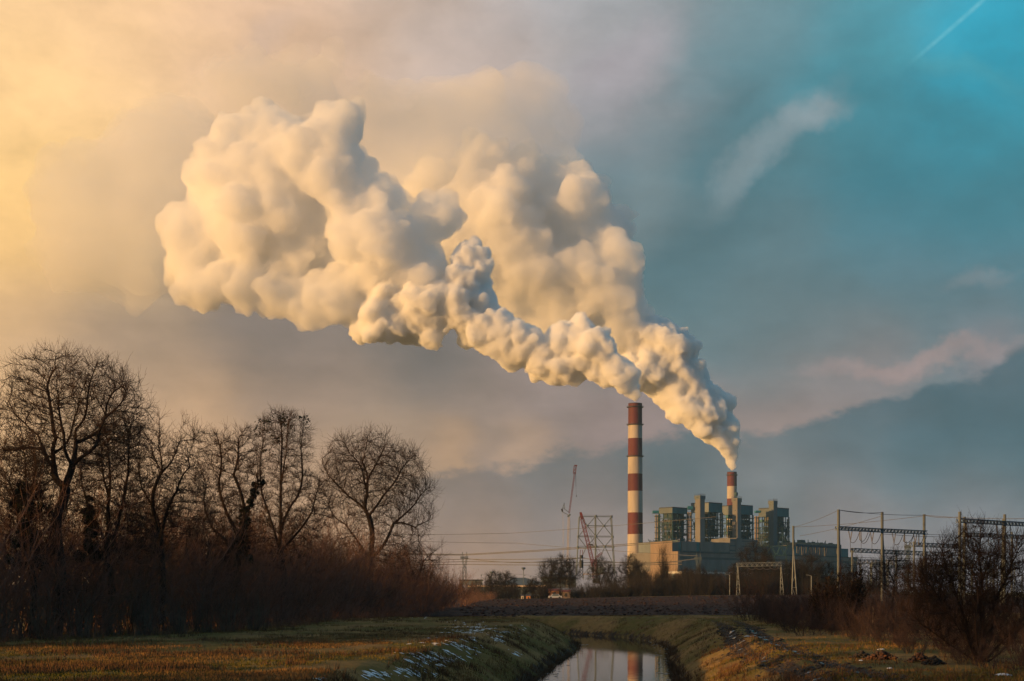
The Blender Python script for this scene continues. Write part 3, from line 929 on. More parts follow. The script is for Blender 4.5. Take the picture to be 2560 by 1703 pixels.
# ---- right side
def edge_right(y):
    return np.interp(y, [40, 58, 75, 100, 130, 170], [17.5, 18.8, 20.2, 22.6, 23.5, 27])
rs = random.Random(9)
y = 46.0
while y < 150:
    e = float(edge_right(y))
    for row in range(3):
        x = e + 1.6 + row * 3.0 + rs.uniform(-0.6, 0.6)
        yy = y + rs.uniform(-1.0, 1.0)
        s = rs.uniform(0.40, 0.52) * (1 + 0.05 * row) * (0.85 + 0.3 * sst(y, 60, 120))
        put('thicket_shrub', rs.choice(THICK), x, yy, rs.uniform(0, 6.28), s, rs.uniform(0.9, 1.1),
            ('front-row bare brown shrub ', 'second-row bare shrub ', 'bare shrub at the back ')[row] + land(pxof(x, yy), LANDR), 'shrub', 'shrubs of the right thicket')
    y += 3.0
for i in range(26):
    yy = 50 + i * 3.6
    x = float(edge_right(yy)) + rs.uniform(-0.5, 0.8)
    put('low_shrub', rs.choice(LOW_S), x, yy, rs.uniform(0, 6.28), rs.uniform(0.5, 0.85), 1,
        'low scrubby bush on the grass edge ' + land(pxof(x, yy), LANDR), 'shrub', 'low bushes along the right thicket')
for i, (px, py) in enumerate([(1890, 1552), (1915, 1556), (1940, 1560), (1875, 1545), (1965, 1570), (1990, 1580), (2020, 1590)]):
    q = ground_at(px, py)
    put('low_shrub', LOW_S[i % 3], q[0], q[1], i, 2.0 if i in (0, 3) else 1.25, 1.2 if i in (0, 3) else 0.95, 'dense rounded scrub bush at the field end of the right thicket', 'shrub', 'scrub bushes at the field end of the right thicket')

def at_y(px, Y): return np.array([(px - CX) / F * Y, Y])
make_tree('large many-stemmed bare bush standing over the right thicket', 60, (2455, 1660),
          [['base', (2425, 1560, .4), (2390, 1450, .6), (2365, 1370, .6)], ['base', (2450, 1560, -.4), (2440, 1400, -.4), (2448, 1335, -.4)],
           ['base', (2480, 1570), (2515, 1450), (2548, 1370)], ['base', (2470, 1560, .8), (2490, 1400, .8)], ['base', (2400, 1580, -.6), (2335, 1490, -.6), (2295, 1430, -.6)],
           ['base', (2520, 1580, -.5), (2580, 1480, -.5)], ['base', (2420, 1540, -1), (2405, 1410, -1)], ['base', (2380, 1610, .5), (2310, 1560, .5), (2260, 1520, .5)], ['base', (2540, 1600, .5), (2600, 1540, .5)]],
          [(2450, 1430, 125, 110), (2370, 1470, 90, 90), (2540, 1450, 80, 100), (2450, 1560, 150, 80), (2320, 1530, 70, 60)], 31, 2000, step=0.24, twigs=11000, trunk_r=0.13, twig_len=0.65, min_r=0.0085, name='large_bush', upt=0.6, hollow=0.02)
make_tree('thin leafless tree behind the right thicket, left of the large bush', 125, (2235, 1560),
          [['base', (2232, 1500), (2228, 1440), (2222, 1400)], [(2232, 1500), (2245, 1440, 1), (2250, 1400, 1)]],
          [(2232, 1440, 45, 60)], 33, 500, step=0.3, twigs=1800, trunk_r=0.10, twig_len=0.8, min_r=0.011, upt=0.5)
make_tree('low twiggy tree behind the dark evergreen bushes', 135, (2160, 1560),
          [['base', (2155, 1500), (2150, 1440), (2150, 1400)], [(2155, 1500), (2120, 1450, 1), (2105, 1425, 1)], [(2155, 1500), (2185, 1450, -1)]],
          [(2150, 1450, 60, 42)], 34, 500, step=0.3, twigs=1800, trunk_r=0.10, twig_len=0.8, min_r=0.011, upt=0.4)
make_tree('spreading twiggy bush between the thin tree and the large bush', 105, (2320, 1590),
          [['base', (2320, 1500), (2300, 1430)], [(2320, 1500), (2350, 1440, 1)], [(2320, 1500), (2290, 1480, 0), (2265, 1450, 0)]],
          [(2315, 1455, 70, 62)], 36, 800, step=0.28, twigs=3200, trunk_r=0.10, twig_len=0.8, min_r=0.010, upt=0.5, name='large_bush')

# dark browned juniper bushes with ragged spires
JUN = pbr('juniper_foliage', (0.030, 0.018, 0.013), (0.012, 0.010, 0.008), 1.5, 0.85, spec=0.15)
def juniper(label, Y, spires, seed):
    rng = np.random.default_rng(seed)
    b0 = P(spires[0][0], 1560, Y); b0[2] = hgt(b0[0], b0[1])
    t = thing('juniper_bush', b0, label, 'evergreen bush', 'dark evergreen bushes on the right')
    cs, rr = [], []
    mb = MB()
    for (px, pyt, pxb, pyb, w) in spires:
        a, b = P(px, pyt, Y), P(pxb, pyb, Y)
        mb.bar(b, a, 0.09, 0.09, 5)
        for i in range(16):
            k = i / 15
            cs.append(a + (b - a) * k + rng.normal(size=3) * 0.10 * w); rr.append(w * (0.16 + 0.84 * math.sin(min(1, k * 1.25) * 1.5)) * rng.uniform(0.75, 1.15))
    mb.build('trunk', BARK, t)
    leaf_mass('foliage', cs, rr, 9000, 0.10, rng, JUN, t, spiky=1.0)
    return t
juniper('dark brownish evergreen bush with a jagged top, left end of the right thicket', 112, [(2045, 1455, 2060, 1570, 0.95), (2072, 1440, 2075, 1570, 1.0), (2098, 1432, 2090, 1580, 1.0), (2030, 1480, 2050, 1580, 0.8)], 41)
juniper('dark evergreen bush ending in a slanting pointed tip, second from the left end', 108, [(2156, 1424, 2120, 1580, 0.9), (2140, 1446, 2110, 1590, 1.0), (2125, 1465, 2130, 1590, 1.0)], 43)
# ------------------------------------------------------------------ power station
R2 = math.sqrt(0.5)
UAX = np.array([R2, R2, 0.0])     # along the long front, right and away
VAX = np.array([-R2, R2, 0.0])    # along the end walls, left and away
ZUP = np.array([0, 0, 1.0])
def ulen(px0, Y0, px1):
    X = (px0 - CX) / F * Y0; t = (px1 - CX) / F
    return (t * Y0 - X) / (1 - t) / R2
def vlen(px0, Y0, px1):
    X = (px0 - CX) / F * Y0; t = (px1 - CX) / F
    return (X - t * Y0) / (1 + t) / R2
def zat(py, Y): return CAMZ + (HY - py) / F * Y
def cor(px, Y): return np.array([(px - CX) / F * Y, Y, 0.0])
def ub(mb, c, u0_, u1_, v0_, v1_, z0, z1):
    """box in the station's own axes, from corner c"""
    q = [c + UAX * a + VAX * b for a, b in ((u0_, v0_), (u1_, v0_), (u1_, v1_), (u0_, v1_))]
    mb.hexa([p + ZUP * z0 for p in q] + [p + ZUP * z1 for p in q])

CONC = pbr('weathered_concrete', (0.19, 0.18, 0.17), (0.13, 0.125, 0.12), 0.06, 0.9, stretch=(1, 1, 0.35))
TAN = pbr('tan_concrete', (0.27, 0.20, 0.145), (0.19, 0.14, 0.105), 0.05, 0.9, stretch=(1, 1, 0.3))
GREYP = pbr('grey_cladding', (0.095, 0.120, 0.132), (0.07, 0.09, 0.10), 0.05, 0.7, stretch=(1, 1, 0.3))
LGREY = pbr('pale_grey_cladding', (0.15, 0.18, 0.195), (0.115, 0.14, 0.155), 0.05, 0.7, stretch=(1, 1, 0.3))
TEAL = pbr('teal_cladding', (0.020, 0.150, 0.180), (0.016, 0.105, 0.125), 0.06, 0.6, stretch=(1, 1, 0.3))
BLUE = pbr('blue_cladding', (0.012, 0.16, 0.24), (0.010, 0.11, 0.17), 0.06, 0.6)
STEEL = pbr('dark_teal_steel', (0.014, 0.060, 0.078), (0.010, 0.036, 0.048), 0.2, 0.7)
GLASS = pbr('dark_window_band', (0.014, 0.055, 0.070), (0.010, 0.035, 0.045), 0.2, 0.35)
LAG = pbr('lagged_casing', (0.28, 0.24, 0.19), (0.12, 0.11, 0.10), 0.16, 0.7)
CASE = pbr('boiler_casing', (0.10, 0.095, 0.085), (0.016, 0.045, 0.055), 0.13, 0.7, lo=0.4, hi=0.55)
PALE = pbr('pale_metal', (0.62, 0.60, 0.56), (0.45, 0.43, 0.40), 0.2, 0.6)
ROOFM = pbr('dark_roofing', (0.05, 0.055, 0.06), (0.03, 0.035, 0.04), 0.2, 0.8)
RED = pbr('red_band_paint', (0.125, 0.020, 0.020), (0.085, 0.015, 0.017), 0.10, 0.75, stretch=(1, 1, 0.15))
CREAM = pbr('cream_band_paint', (0.50, 0.43, 0.35), (0.35, 0.30, 0.25), 0.12, 0.8, stretch=(1, 1, 0.12))
SOOT = pbr('sooty_rim', (0.035, 0.022, 0.020), (0.02, 0.014, 0.013), 0.3, 0.9)
RAIL = pbr('railing_steel', (0.06, 0.06, 0.065), None, 1.0, 0.6)

# ---- chimneys
def chimney(label, px, Y, bands, w_top, w_bot, rings, name='chimney'):
    """bands: list of (row at top, row at bottom, paint)"""
    x = (px - CX) / F * Y
    zt = zat(bands[0][0], Y)
    t = thing(name, (x, Y, 0), label, 'chimney')
    def rad(z): return (w_bot + (w_top - w_bot) * min(1, max(0, z / zt)) ** 0.8) / 2 / F * Y
    for k, (a, b, mat) in enumerate(bands):
        z1, z0 = zat(a, Y), (zat(b, Y) if k < len(bands) - 1 else -1.0)
        mb = MB()
        n = 6
        mb.rings((x, Y), [(rad(z0 + (z1 - z0) * i / n), z0 + (z1 - z0) * i / n) for i in range(n + 1)])
        mb.build('painted_band', mat, t, True)
    zz = zt
    mb = MB()
    r = rad(zz)
    mb.rings((x, Y), [(r, zz), (r * 1.01, zz + 0.5), (r * 0.9, zz + 0.6), (r * 0.86, zz - 5)])
    mb.rings((x, Y), [(r * 0.86, zz - 5), (0.1, zz - 5)])
    mb.build('rim', SOOT, t)
    for py in rings:
        z = zat(py, Y); r = rad(z)
        mb = MB()
        mb.rings((x, Y), [(r * 1.005, z - 1.0), (r + 1.7, z - 0.2), (r + 1.7, z + 0.15), (r * 1.005, z + 0.2)])
        mb.rings((x, Y), [(r + 1.65, z + 1.15), (r + 1.75, z + 1.15), (r + 1.75, z + 1.3), (r + 1.65, z + 1.3), (r + 1.65, z + 1.15)])
        for i in range(24):
            q = 2 * math.pi * i / 24
            p = np.array([x + (r + 1.7) * math.cos(q), Y + (r + 1.7) * math.sin(q), z])
            mb.bar(p, p + ZUP * 1.3, 0.12)
        mb.build('gallery', RAIL, t)
    # ladder with its cage down the side that faces the plain
    q = math.radians(-70)
    mb = MB()
    for s in (-0.3, 0.3):
        a = np.array([x + (rad(2) + 0.25) * math.cos(q) + s, Y + (rad(2) + 0.25) * math.sin(q), 2.0])
        b = np.array([x + (rad(zt) + 0.25) * math.cos(q) + s, Y + (rad(zt) + 0.25) * math.sin(q), zt])
        mb.bar(a, b, 0.12)
    mb.build('ladder', RAIL, t)
    return t
Y1, Y2 = 1620.0, 2400.0
chimney('tall red and cream banded chimney, the nearer and higher of the two', 1588, Y1,
        [(1010, 1062, RED), (1062, 1096.5, CREAM), (1096.5, 1141, RED), (1141, 1185, CREAM), (1185, 1228, RED), (1228, 1282, CREAM), (1282, 1336, RED), (1336, 1470, CREAM)],
        34.5, 40.5, (1018, 1062, 1141))
chimney('shorter-looking banded chimney rising behind the boiler houses', 1830, Y2,
        [(1181, 1216, RED), (1216, 1247, CREAM), (1247, 1290, RED), (1290, 1330, CREAM), (1330, 1465, CREAM)], 24.0, 27, (1188,))

# ---- boiler houses: a clad top box on an open steel frame round the boiler
def unit(label, pxl, pxc, pxr, Y, top_l, clad_bot, bot, left_mat, right_mat, seed, body_mat=None, light=0.3, extra=True):
    body_mat = CASE
    rng = random.Random(seed)
    c = cor(pxc, Y)
    lu, lv = ulen(pxc, Y, pxr), vlen(pxc, Y, pxl)
    zt, zc, zb = zat(top_l, Y), zat(clad_bot, Y), zat(bot, Y) - 6
    t = thing('boiler_house', (c[0], c[1], 0), label, 'building')
    mb = MB(); ub(mb, c, 0.3, lu, 0.3, lv, zc + 0.3, zt - 0.4); mb.build('roof', ROOFM, t)
    # cladding panels, left and right faces, plus the hidden back faces
    npn = max(2, int(round(lv / 6)))
    for i in range(npn):
        mb = MB(); ub(mb, c, -0.05, 0.3, lv * i / npn + 0.05, lv * (i + 1) / npn - 0.05, zc, zt); mb.build('wall_panel', left_mat, t)
    npn = max(2, int(round(lu / 6)))
    for i in range(npn):
        mb = MB(); ub(mb, c, lu * i / npn + 0.05, lu * (i + 1) / npn - 0.05, -0.05, 0.3, zc, zt); mb.build('wall_panel', right_mat, t)
    mb = MB(); ub(mb, c, lu, lu + 0.3, 0, lv, zc, zt); ub(mb, c, 0, lu, lv, lv + 0.3, zc, zt); mb.build('back_wall', left_mat, t)
    mb = MB()
    ub(mb, c, -0.25, lu + 0.25, -0.25, 0.0, zt, zt + 0.9); ub(mb, c, -0.25, 0.0, 0.0, lv, zt, zt + 0.9)
    for i in range(12):
        p = c + UAX * (lu * (i + .5) / 12) + VAX * 0.3
        mb.bar(p + ZUP * zt, p + ZUP * (zt + 2.2), 0.14)
    mb.build('parapet', ROOFM, t)
    # steel frame
    fr = MB()
    nu, nv = max(3, int(lu / 7)), max(3, int(lv / 7))
    levels = []
    z = zb
    while z < zc - 2:
        levels.append(z); z += rng.uniform(5.0, 7.5)
    for i in range(nu + 1):
        for j in range(nv + 1):
            if 0 < i < nu and 0 < j < nv: continue
            p = c + UAX * (lu * i / nu) + VAX * (lv * j / nv)
            w = 1.5 if i in (0, nu) and j in (0, nv) else 0.9
            fr.bar(p + ZUP * zb, p + ZUP * (zc + 0.2), w)
    fr.build('steel_frame', STEEL, t)
    for z in levels:
        pl = MB()
        th = rng.uniform(0.5, 1.0)
        ub(pl, c, -1.0, lu + 1.6, -1.0, 1.3, z, z + th)
        ub(pl, c, -1.0, 1.3, 1.3, lv, z, z + th)
        ub(pl, c, lu - 1, lu + 1.6, 1.3, lv, z, z + th)
        pl.bar(c + UAX * -1 + VAX * -1 + ZUP * (z + 1.9), c + UAX * (lu + 1.6) + VAX * -1 + ZUP * (z + 1.9), 0.22)
        pl.bar(c + UAX * -1 + VAX * -1 + ZUP * (z + 1.9), c + UAX * -1 + VAX * lv + ZUP * (z + 1.9), 0.22)
        pl.build('platform', STEEL, t)
    br = MB()
    for k, (z0, z1) in enumerate(zip(levels[:-1], levels[1:])):
        for i in range(nu):
            if rng.random() < 0.6:
                a, b = c + UAX * (lu * i / nu), c + UAX * (lu * (i + 1) / nu)
                if rng.random() < 0.5: a, b = b, a
                br.bar(a + ZUP * z0, b + ZUP * z1, 0.45)
        for j in range(nv):
            if rng.random() < 0.5:
                a, b = c + VAX * (lv * j / nv), c + VAX * (lv * (j + 1) / nv)
                if rng.random() < 0.5: a, b = b, a
                br.bar(a + ZUP * z0, b + ZUP * z1, 0.45)
    br.build('bracing', STEEL, t)['kind'] = 'stuff'
    # boiler casing: stacked shells of different sizes, with ducts
    m_ = MB()
    z = zb
    while z < zc - 1:
        h = rng.uniform(5, 13)
        a = rng.uniform(2.5, 5.5); b2 = rng.uniform(2.5, 5.5)
        ub(m_, c, a, lu * rng.uniform(0.72, 0.86), b2, lv * rng.uniform(0.72, 0.9), z, min(z + h * 0.86, zc - 0.3))
        z += h
    m_.build('boiler_casing', body_mat, t)
    k2 = MB()
    for i in range(9):
        p = c + UAX * rng.uniform(1.5, lu - 1.5) + VAX * rng.uniform(0.4, 1.6)
        z0 = rng.uniform(zb, zb + (zc - zb) * 0.5); k2.bar(p + ZUP * z0, p + ZUP * (z0 + rng.uniform(8, 26)), rng.uniform(0.7, 1.5), n=8)
        k2.build('pipe', body_mat, t); k2 = MB()
        p = c + VAX * rng.uniform(1.5, lv - 1.5) + UAX * rng.uniform(0.4, 1.6)
        z0 = rng.uniform(zb, zb + (zc - zb) * 0.5); k2.bar(p + ZUP * z0, p + ZUP * (z0 + rng.uniform(8, 20)), rng.uniform(0.7, 1.5), n=8)
        k2.build('pipe', body_mat, t); k2 = MB()
    for i in range(10):
        m3 = MB()
        u_, v_ = (rng.uniform(0.5, lu * 0.9), rng.uniform(-0.2, 1.5)) if rng.random() < 0.6 else (rng.uniform(-0.2, 1.5), rng.uniform(0.5, lv * 0.9))
        z0 = rng.choice(levels) + 1.0
        ub(m3, c, u_, u_ + rng.uniform(2, 5), v_, v_ + rng.uniform(2, 4), z0, z0 + rng.uniform(1.8, 3.6))
        m3.build('machine_casing', STEEL if i % 3 else TEAL, t)
    return t, c, lu, lv, zt, zc, zb
U1 = unit('first boiler house from the left, dark steel frame under a low grey hood', 1648, 1681, 1718, 1590, 1269.5, 1283, 1353, GREYP, TEAL, 1)
U2 = unit('second boiler house, its hood grey on one side and bright teal on the other', 1728, 1772, 1805.5, 1632, 1257.5, 1280, 1354, LGREY, TEAL, 2)
U3 = unit('third boiler house with pale grey hood in front of the far chimney', 1806, 1852, 1882, 1676, 1264, 1286, 1348, LGREY, TEAL, 3)
U4 = unit('fourth boiler house, rightmost, standing free beyond a gap', 1897, 1938, 1972, 1724, 1270.5, 1291, 1362, GREYP, TEAL, 4)
# silo-like filter casings left of the first and fourth units
def casing(label, pxl, pxr, Y, top, bot, n, mat, cap=None):
    c = P((pxl + pxr) / 2, HY, Y)
    t = thing('duct_stack', (c[0], Y, 0), label, 'duct')
    w = (pxr - pxl) / F * Y / n
    for i in range(n):
        mb = MB()
        x = (pxl - CX) / F * Y + w * (i + 0.5)
        mb.bar((x, Y, zat(bot, Y) - 5), (x, Y, zat(top, Y)), w * 0.86, n=14)
        mb.build('duct', mat, t, False)
    mb = MB()
    for py in np.linspace(top + 4, bot - 4, 5):
        mb.bar(((pxl - CX) / F * Y - 1, Y - w, zat(py, Y)), ((pxr - CX) / F * Y + 1, Y - w, zat(py, Y)), 0.7)
    mb.build('walkway', STEEL, t)['kind'] = 'stuff'
    if cap:
        mb = MB(); a = P(cap[0], cap[2], Y); b = P(cap[1], cap[3], Y)
        mb.hexa([(a[0], Y - 4, b[2]), (b[0], Y - 4, b[2]), (b[0], Y + 6, b[2]), (a[0], Y + 6, b[2]), (a[0], Y - 4, a[2]), (b[0], Y - 4, a[2]), (b[0], Y + 6, a[2]), (a[0], Y + 6, a[2])])
        mb.build('header_box', BLUE, t)
    return t
casing('vertical pale ducts under a blue box at the left end of the boiler row', 1637.5, 1651, 1612, 1287, 1350, 3, LAG, (1632, 1652, 1277, 1283.5))
casing('two upright tan casings in the gap before the fourth boiler house', 1886, 1899, 1742, 1291, 1350, 2, TAN, (1888, 1900, 1277, 1282))
casing('pale ducts between the first and second boiler houses', 1717, 1730, 1640, 1281, 1352, 2, TAN, (1719, 1731, 1266, 1274))
casing('pale ducts between the second and third boiler houses', 1799, 1808, 1668, 1283, 1350, 2, TAN)

# ---- stair and lift towers
def lift_tower(label, pxl, pxc, pxr, Y, top, capbot, bot, lm, rm, capl, capr, windows=True):
    c = cor(pxc, Y)
    lu, lv = ulen(pxc, Y, pxr), vlen(pxc, Y, pxl)
    zt, zc, zb = zat(top, Y), zat(capbot, Y), zat(bot, Y) - 4
    t = thing('lift_tower', (c[0], c[1], 0), label, 'tower')
    mb = MB(); ub(mb, c, 0, lu, 0, lv, zb, zc); mb.build('shaft', lm, t)
    cu = ulen(pxc, Y, capr); cv = vlen(pxc, Y, capl)
    e = max(0.6, (cv - lv) * 0.8)
    mb = MB(); ub(mb, c, -e * 0.2, cu, -e * 0.2, cv, zc, zt); mb.build('cap', rm, t)
    mb = MB()
    ub(mb, c, -e * 0.35, -e * 0.2, cv * 0.3, cv * 0.65, zc + (zt - zc) * .3, zc + (zt - zc) * .7)
    mb.build('window', GLASS, t)
    mb = MB()
    for i in range(8):
        p = c + UAX * (cu * i / 7) + VAX * 0.2
        mb.bar(p + ZUP * zt, p + ZUP * (zt + 2.4), 0.16)
        p = c + VAX * (cv * i / 7) + UAX * 0.2
        mb.bar(p + ZUP * zt, p + ZUP * (zt + 2.0), 0.16)
    mb.bar(c + ZUP * (zt + 1.2), c + UAX * cu + ZUP * (zt + 1.2), 0.18)
    mb.build('roof_railing', RAIL, t)
    if windows:
        z = zb + 8
        while z < zc - 4:
            mb = MB(); ub(mb, c, -0.06, 0.1, lv * 0.34, lv * 0.50, z, z + 1.6); mb.build('window', GLASS, t)
            z += 7.5
    return t
lift_tower('leftmost lift tower, between the first two boiler houses', 1738, 1750.5, 1762, 1585, 1238.5, 1248, 1358, CONC, GREYP, 1736, 1763.5, False)
lift_tower('middle lift tower with a column of small windows, before the third boiler house', 1831, 1843.5, 1853, 1628, 1245, 1255, 1352, CONC, CONC, 1829, 1854.5)
lift_tower('rightmost lift tower, before the fourth boiler house', 1922, 1934, 1943.5, 1680, 1251.5, 1260.5, 1365, GREYP, GREYP, 1920.5, 1943.8, False)
mb = MB(); c = cor(1841, 1650); ub(mb, c, 0, 3, 0, 3, zat(1239, 1650), zat(1231, 1650)); mb.bar(c + UAX * 1.5 + VAX * 1.5 + ZUP * zat(1248, 1650), c + UAX * 1.5 + VAX * 1.5 + ZUP * zat(1239, 1650), 1.2)
tag(mb.build('rooftop_tank', STEEL), 'small dark tank on a post above the middle lift tower', 'tank')

# ---- long machine hall
YM = 1500.0
mc = cor(1687, YM)
ML = ulen(1687, YM, 2145)
t = thing('machine_hall', (mc[0], mc[1], 0), 'long low grey machine hall stretching right below the boiler houses', 'building')
def mh(name, mat, px0, px1, top, bot, v0_=0.0, v1_=20.0, Yc=None, par=t):
    u0_ = ulen(1687, YM, px0) if px0 > 1687.1 else 0.0
    u1_ = ulen(1687, YM, px1)
    Yl = YM + u0_ * R2 if Yc is None else Yc
    mb = MB(); ub(mb, mc, u0_, u1_, v0_, v1_, zat(bot, Yl), zat(top, Yl))
    return mb.build(name, mat, par)
# storeys are level: heights taken at the near corner
H = lambda py: zat(py, YM)
mb = MB(); ub(mb, mc, 0.0, ML, 1.5, 62, -2, H(1381)); mb.build('hall_body', CONC, t)
def strip(name, mat, u0_, u1_, v0_, v1_, z0, z1):
    mb = MB(); ub(mb, mc, u0_, u1_, v0_, v1_, z0, z1); return mb.build(name, mat, t)
k = 30
for i in range(k):     # wall panels of the lower storey, below and above the window band
    a, b = ML * i / k, ML * (i + 1) / k
    strip('wall_panel', CONC, a + 0.08, b - 0.08, 1.0, 1.5, H(1425), H(1397) - 0.1)
    strip('window', GLASS, a + 0.25, b - 0.25, 1.3, 1.52, H(1397), H(1391))
    strip('wall_panel', CONC, a + 0.08, b - 0.08, 1.0, 1.5, H(1391) + 0.1, H(1381))
strip('ledge', ROOFM, 0, ML, 0.3, 1.5, H(1381), H(1381) + 0.8)
# upper storey, set back, panels of grey and teal as they follow one another
UPS = [(1687, 1702, 1353, GREYP), (1702, 1711, 1351.5, TEAL), (1711, 1747, 1353, CONC), (1747, 1757, 1355, TEAL), (1757, 1790, 1354, CONC), (1790, 1803, 1356, GREYP), (1803, 1830, 1356, CONC)]
for (a, b, tp, mt) in UPS:
    ua, ubb = (ulen(1687, YM, a) if a > 1687.1 else 0.0), ulen(1687, YM, b)
    mb = MB(); ub(mb, mc, ua + 0.1, ubb - 0.1, 3.0 if mt is not TEAL else 4.2, 26, H(1381) + 0.8, zat(tp, YM + ua * R2 + 3)); mb.build('upper_wall_panel', mt, t)
    mb = MB(); ub(mb, mc, ua + 0.4, ubb - 0.4, 2.9, 3.05, H(1381) + 0.9, H(1376)); mb.build('window', GLASS, t)
# taller middle block under the third boiler house
ua, ubb = ulen(1687, YM, 1829), ulen(1687, YM, 1899)
Yb = YM + ua * R2
zt = zat(1346.5, Yb)
for i in range(5):
    a, b = ua + (ubb - ua) * i / 5, ua + (ubb - ua) * (i + 1) / 5
    if i == 1:
        mb = MB(); ub(mb, mc, a, b, 1.2, 28, H(1381), zt + 1); mb.build('pier', CONC, t); continue
    mb = MB(); ub(mb, mc, a + .08, b - .08, 2.2, 28, H(1381) + 0.5, zt); mb.build('upper_wall_panel', CONC, t)
    for f0, f1 in ((0.10, 0.17), (0.44, 0.51), (0.74, 0.83)):
        mb = MB(); zh = H(1381) + 0.5; hh = zt - zh
        ub(mb, mc, a + .3, b - .3, 2.0, 2.25, zt - hh * f1, zt - hh * f0); mb.build('window', GLASS, t)
# far right blocks
SEQ = [(1899, 1925, 1368, GREYP), (1925, 1962, 1364, GREYP), (1962, 1972, 1364, CONC), (1972, 1991, 1363, CONC), (1991, 2004, 1363, TEAL), (2004, 2016, 1362, CONC), (2016, 2029, 1362, TEAL), (2029, 2056, 1362, GREYP), (2056, 2084, 1361, CONC), (2084, 2109, 1361, CONC)]
for (a, b, tp, mt) in SEQ:
    ua, ubb = ulen(1687, YM, a), ulen(1687, YM, b)
    Yb = YM + ua * R2
    mb = MB(); ub(mb, mc, ua + .1, ubb - .1, 3.0 if mt is not TEAL else 4.0, 26, H(1382), zat(tp, Yb)); mb.build('upper_wall_panel', mt, t)
    mb = MB(); ub(mb, mc, ua + .5, ubb - .5, 2.8, 3.05, H(1381) + 0.9, H(1377)); mb.build('window', GLASS, t)
ua, ubb = ulen(1687, YM, 2000), ulen(1687, YM, 2109)
Yb = YM + ua * R2
mb = MB(); ub(mb, mc, ua, ubb, 5, 30, zat(1364, Yb), zat(1355.5, Yb)); mb.build('roof_storey', TAN, t)
ua2, ub2 = ulen(1687, YM, 2109.5), ulen(1687, YM, 2126)
mb = MB(); ub(mb, mc, ua2, ub2, 3, 26, H(1381), zat(1371.5, YM + ua2 * R2)); mb.build('end_block', TEAL, t)
rr = random.Random(3)
mb = MB()
for i in range(26):
    u_ = rr.uniform(ua - 12, ubb - 3); v_ = rr.uniform(6, 24)
    z0 = zat(1355.5, Yb) if u_ > ua else zat(1363, Yb)
    if rr.random() < 0.5: mb.bar(mc + UAX * u_ + VAX * v_ + ZUP * z0, mc + UAX * u_ + VAX * v_ + ZUP * (z0 + rr.uniform(1.5, 4.5)), rr.uniform(0.3, 0.9), n=8)
    else: ub(mb, mc, u_, u_ + rr.uniform(1, 4), v_, v_ + 3, z0, z0 + rr.uniform(0.8, 2.2))
u_ = ulen(1687, YM, 2018); ub(mb, mc, u_, u_ + 8, 8, 14, zat(1356, Yb), zat(1348.5, Yb))
mb.build('roof_vents', STEEL, t)['kind'] = 'stuff'
mb = MB()
for i in range(60):
    u_ = rr.uniform(2, ML * 0.6); v_ = rr.uniform(27, 34)
    mb.bar(mc + UAX * u_ + VAX * v_ + ZUP * H(1381), mc + UAX * u_ + VAX * v_ + ZUP * (H(1381) + rr.uniform(3, 16)), rr.uniform(0.4, 1.2), n=6)
mb.build('roof_pipes', STEEL, t)['kind'] = 'stuff'

# ---- end blocks at the left: lit tan wall, grey wing behind, and the low annex
t = thing('end_block', (mc[0], mc[1], 0), 'tall tan end building with the low sun on its blind wall', 'building')
lv = vlen(1687, YM, 1632)
zt = zat(1353, YM)
npn = 6
for i in range(npn):
    a, b = 0.3 + (lv - 0.3) * i / npn, 0.3 + (lv - 0.3) * (i + 1) / npn
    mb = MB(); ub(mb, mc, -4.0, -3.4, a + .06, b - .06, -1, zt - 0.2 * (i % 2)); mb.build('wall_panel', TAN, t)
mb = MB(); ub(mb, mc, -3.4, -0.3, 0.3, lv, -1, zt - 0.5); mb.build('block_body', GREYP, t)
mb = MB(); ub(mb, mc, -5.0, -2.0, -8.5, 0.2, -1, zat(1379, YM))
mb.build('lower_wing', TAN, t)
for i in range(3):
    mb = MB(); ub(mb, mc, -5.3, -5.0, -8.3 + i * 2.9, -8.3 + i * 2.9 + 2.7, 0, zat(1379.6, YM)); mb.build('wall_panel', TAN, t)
Yg = YM + lv * R2 + 12
c = cor(1634, Yg)
t = thing('grey_wing', (c[0], c[1], 0), 'blank pale grey building between the tall chimney and the tan end wall', 'building')
lg = vlen(1634, Yg, 1596)
for i in range(4):
    mb = MB(); ub(mb, c, 0, 0.5, lg * i / 4 + .06, lg * (i + 1) / 4 - .06, -1, zat(1356, Yg)); mb.build('wall_panel', LGREY, t)
mb = MB(); ub(mb, c, 0.5, 26, 0, lg, -1, zat(1356, Yg) - 0.6); mb.build('block_body', LGREY, t)
mb = MB()
for i in range(14):
    p = c + VAX * rr.uniform(-2, 9) + UAX * rr.uniform(2, 8) + ZUP * zat(1356, Yg)
    mb.bar(p, p + np.array([rr.uniform(-5, 5), rr.uniform(-3, 3), rr.uniform(1, 5)]), 0.35)
mb.build('roof_pipes', STEEL, t)['kind'] = 'stuff'
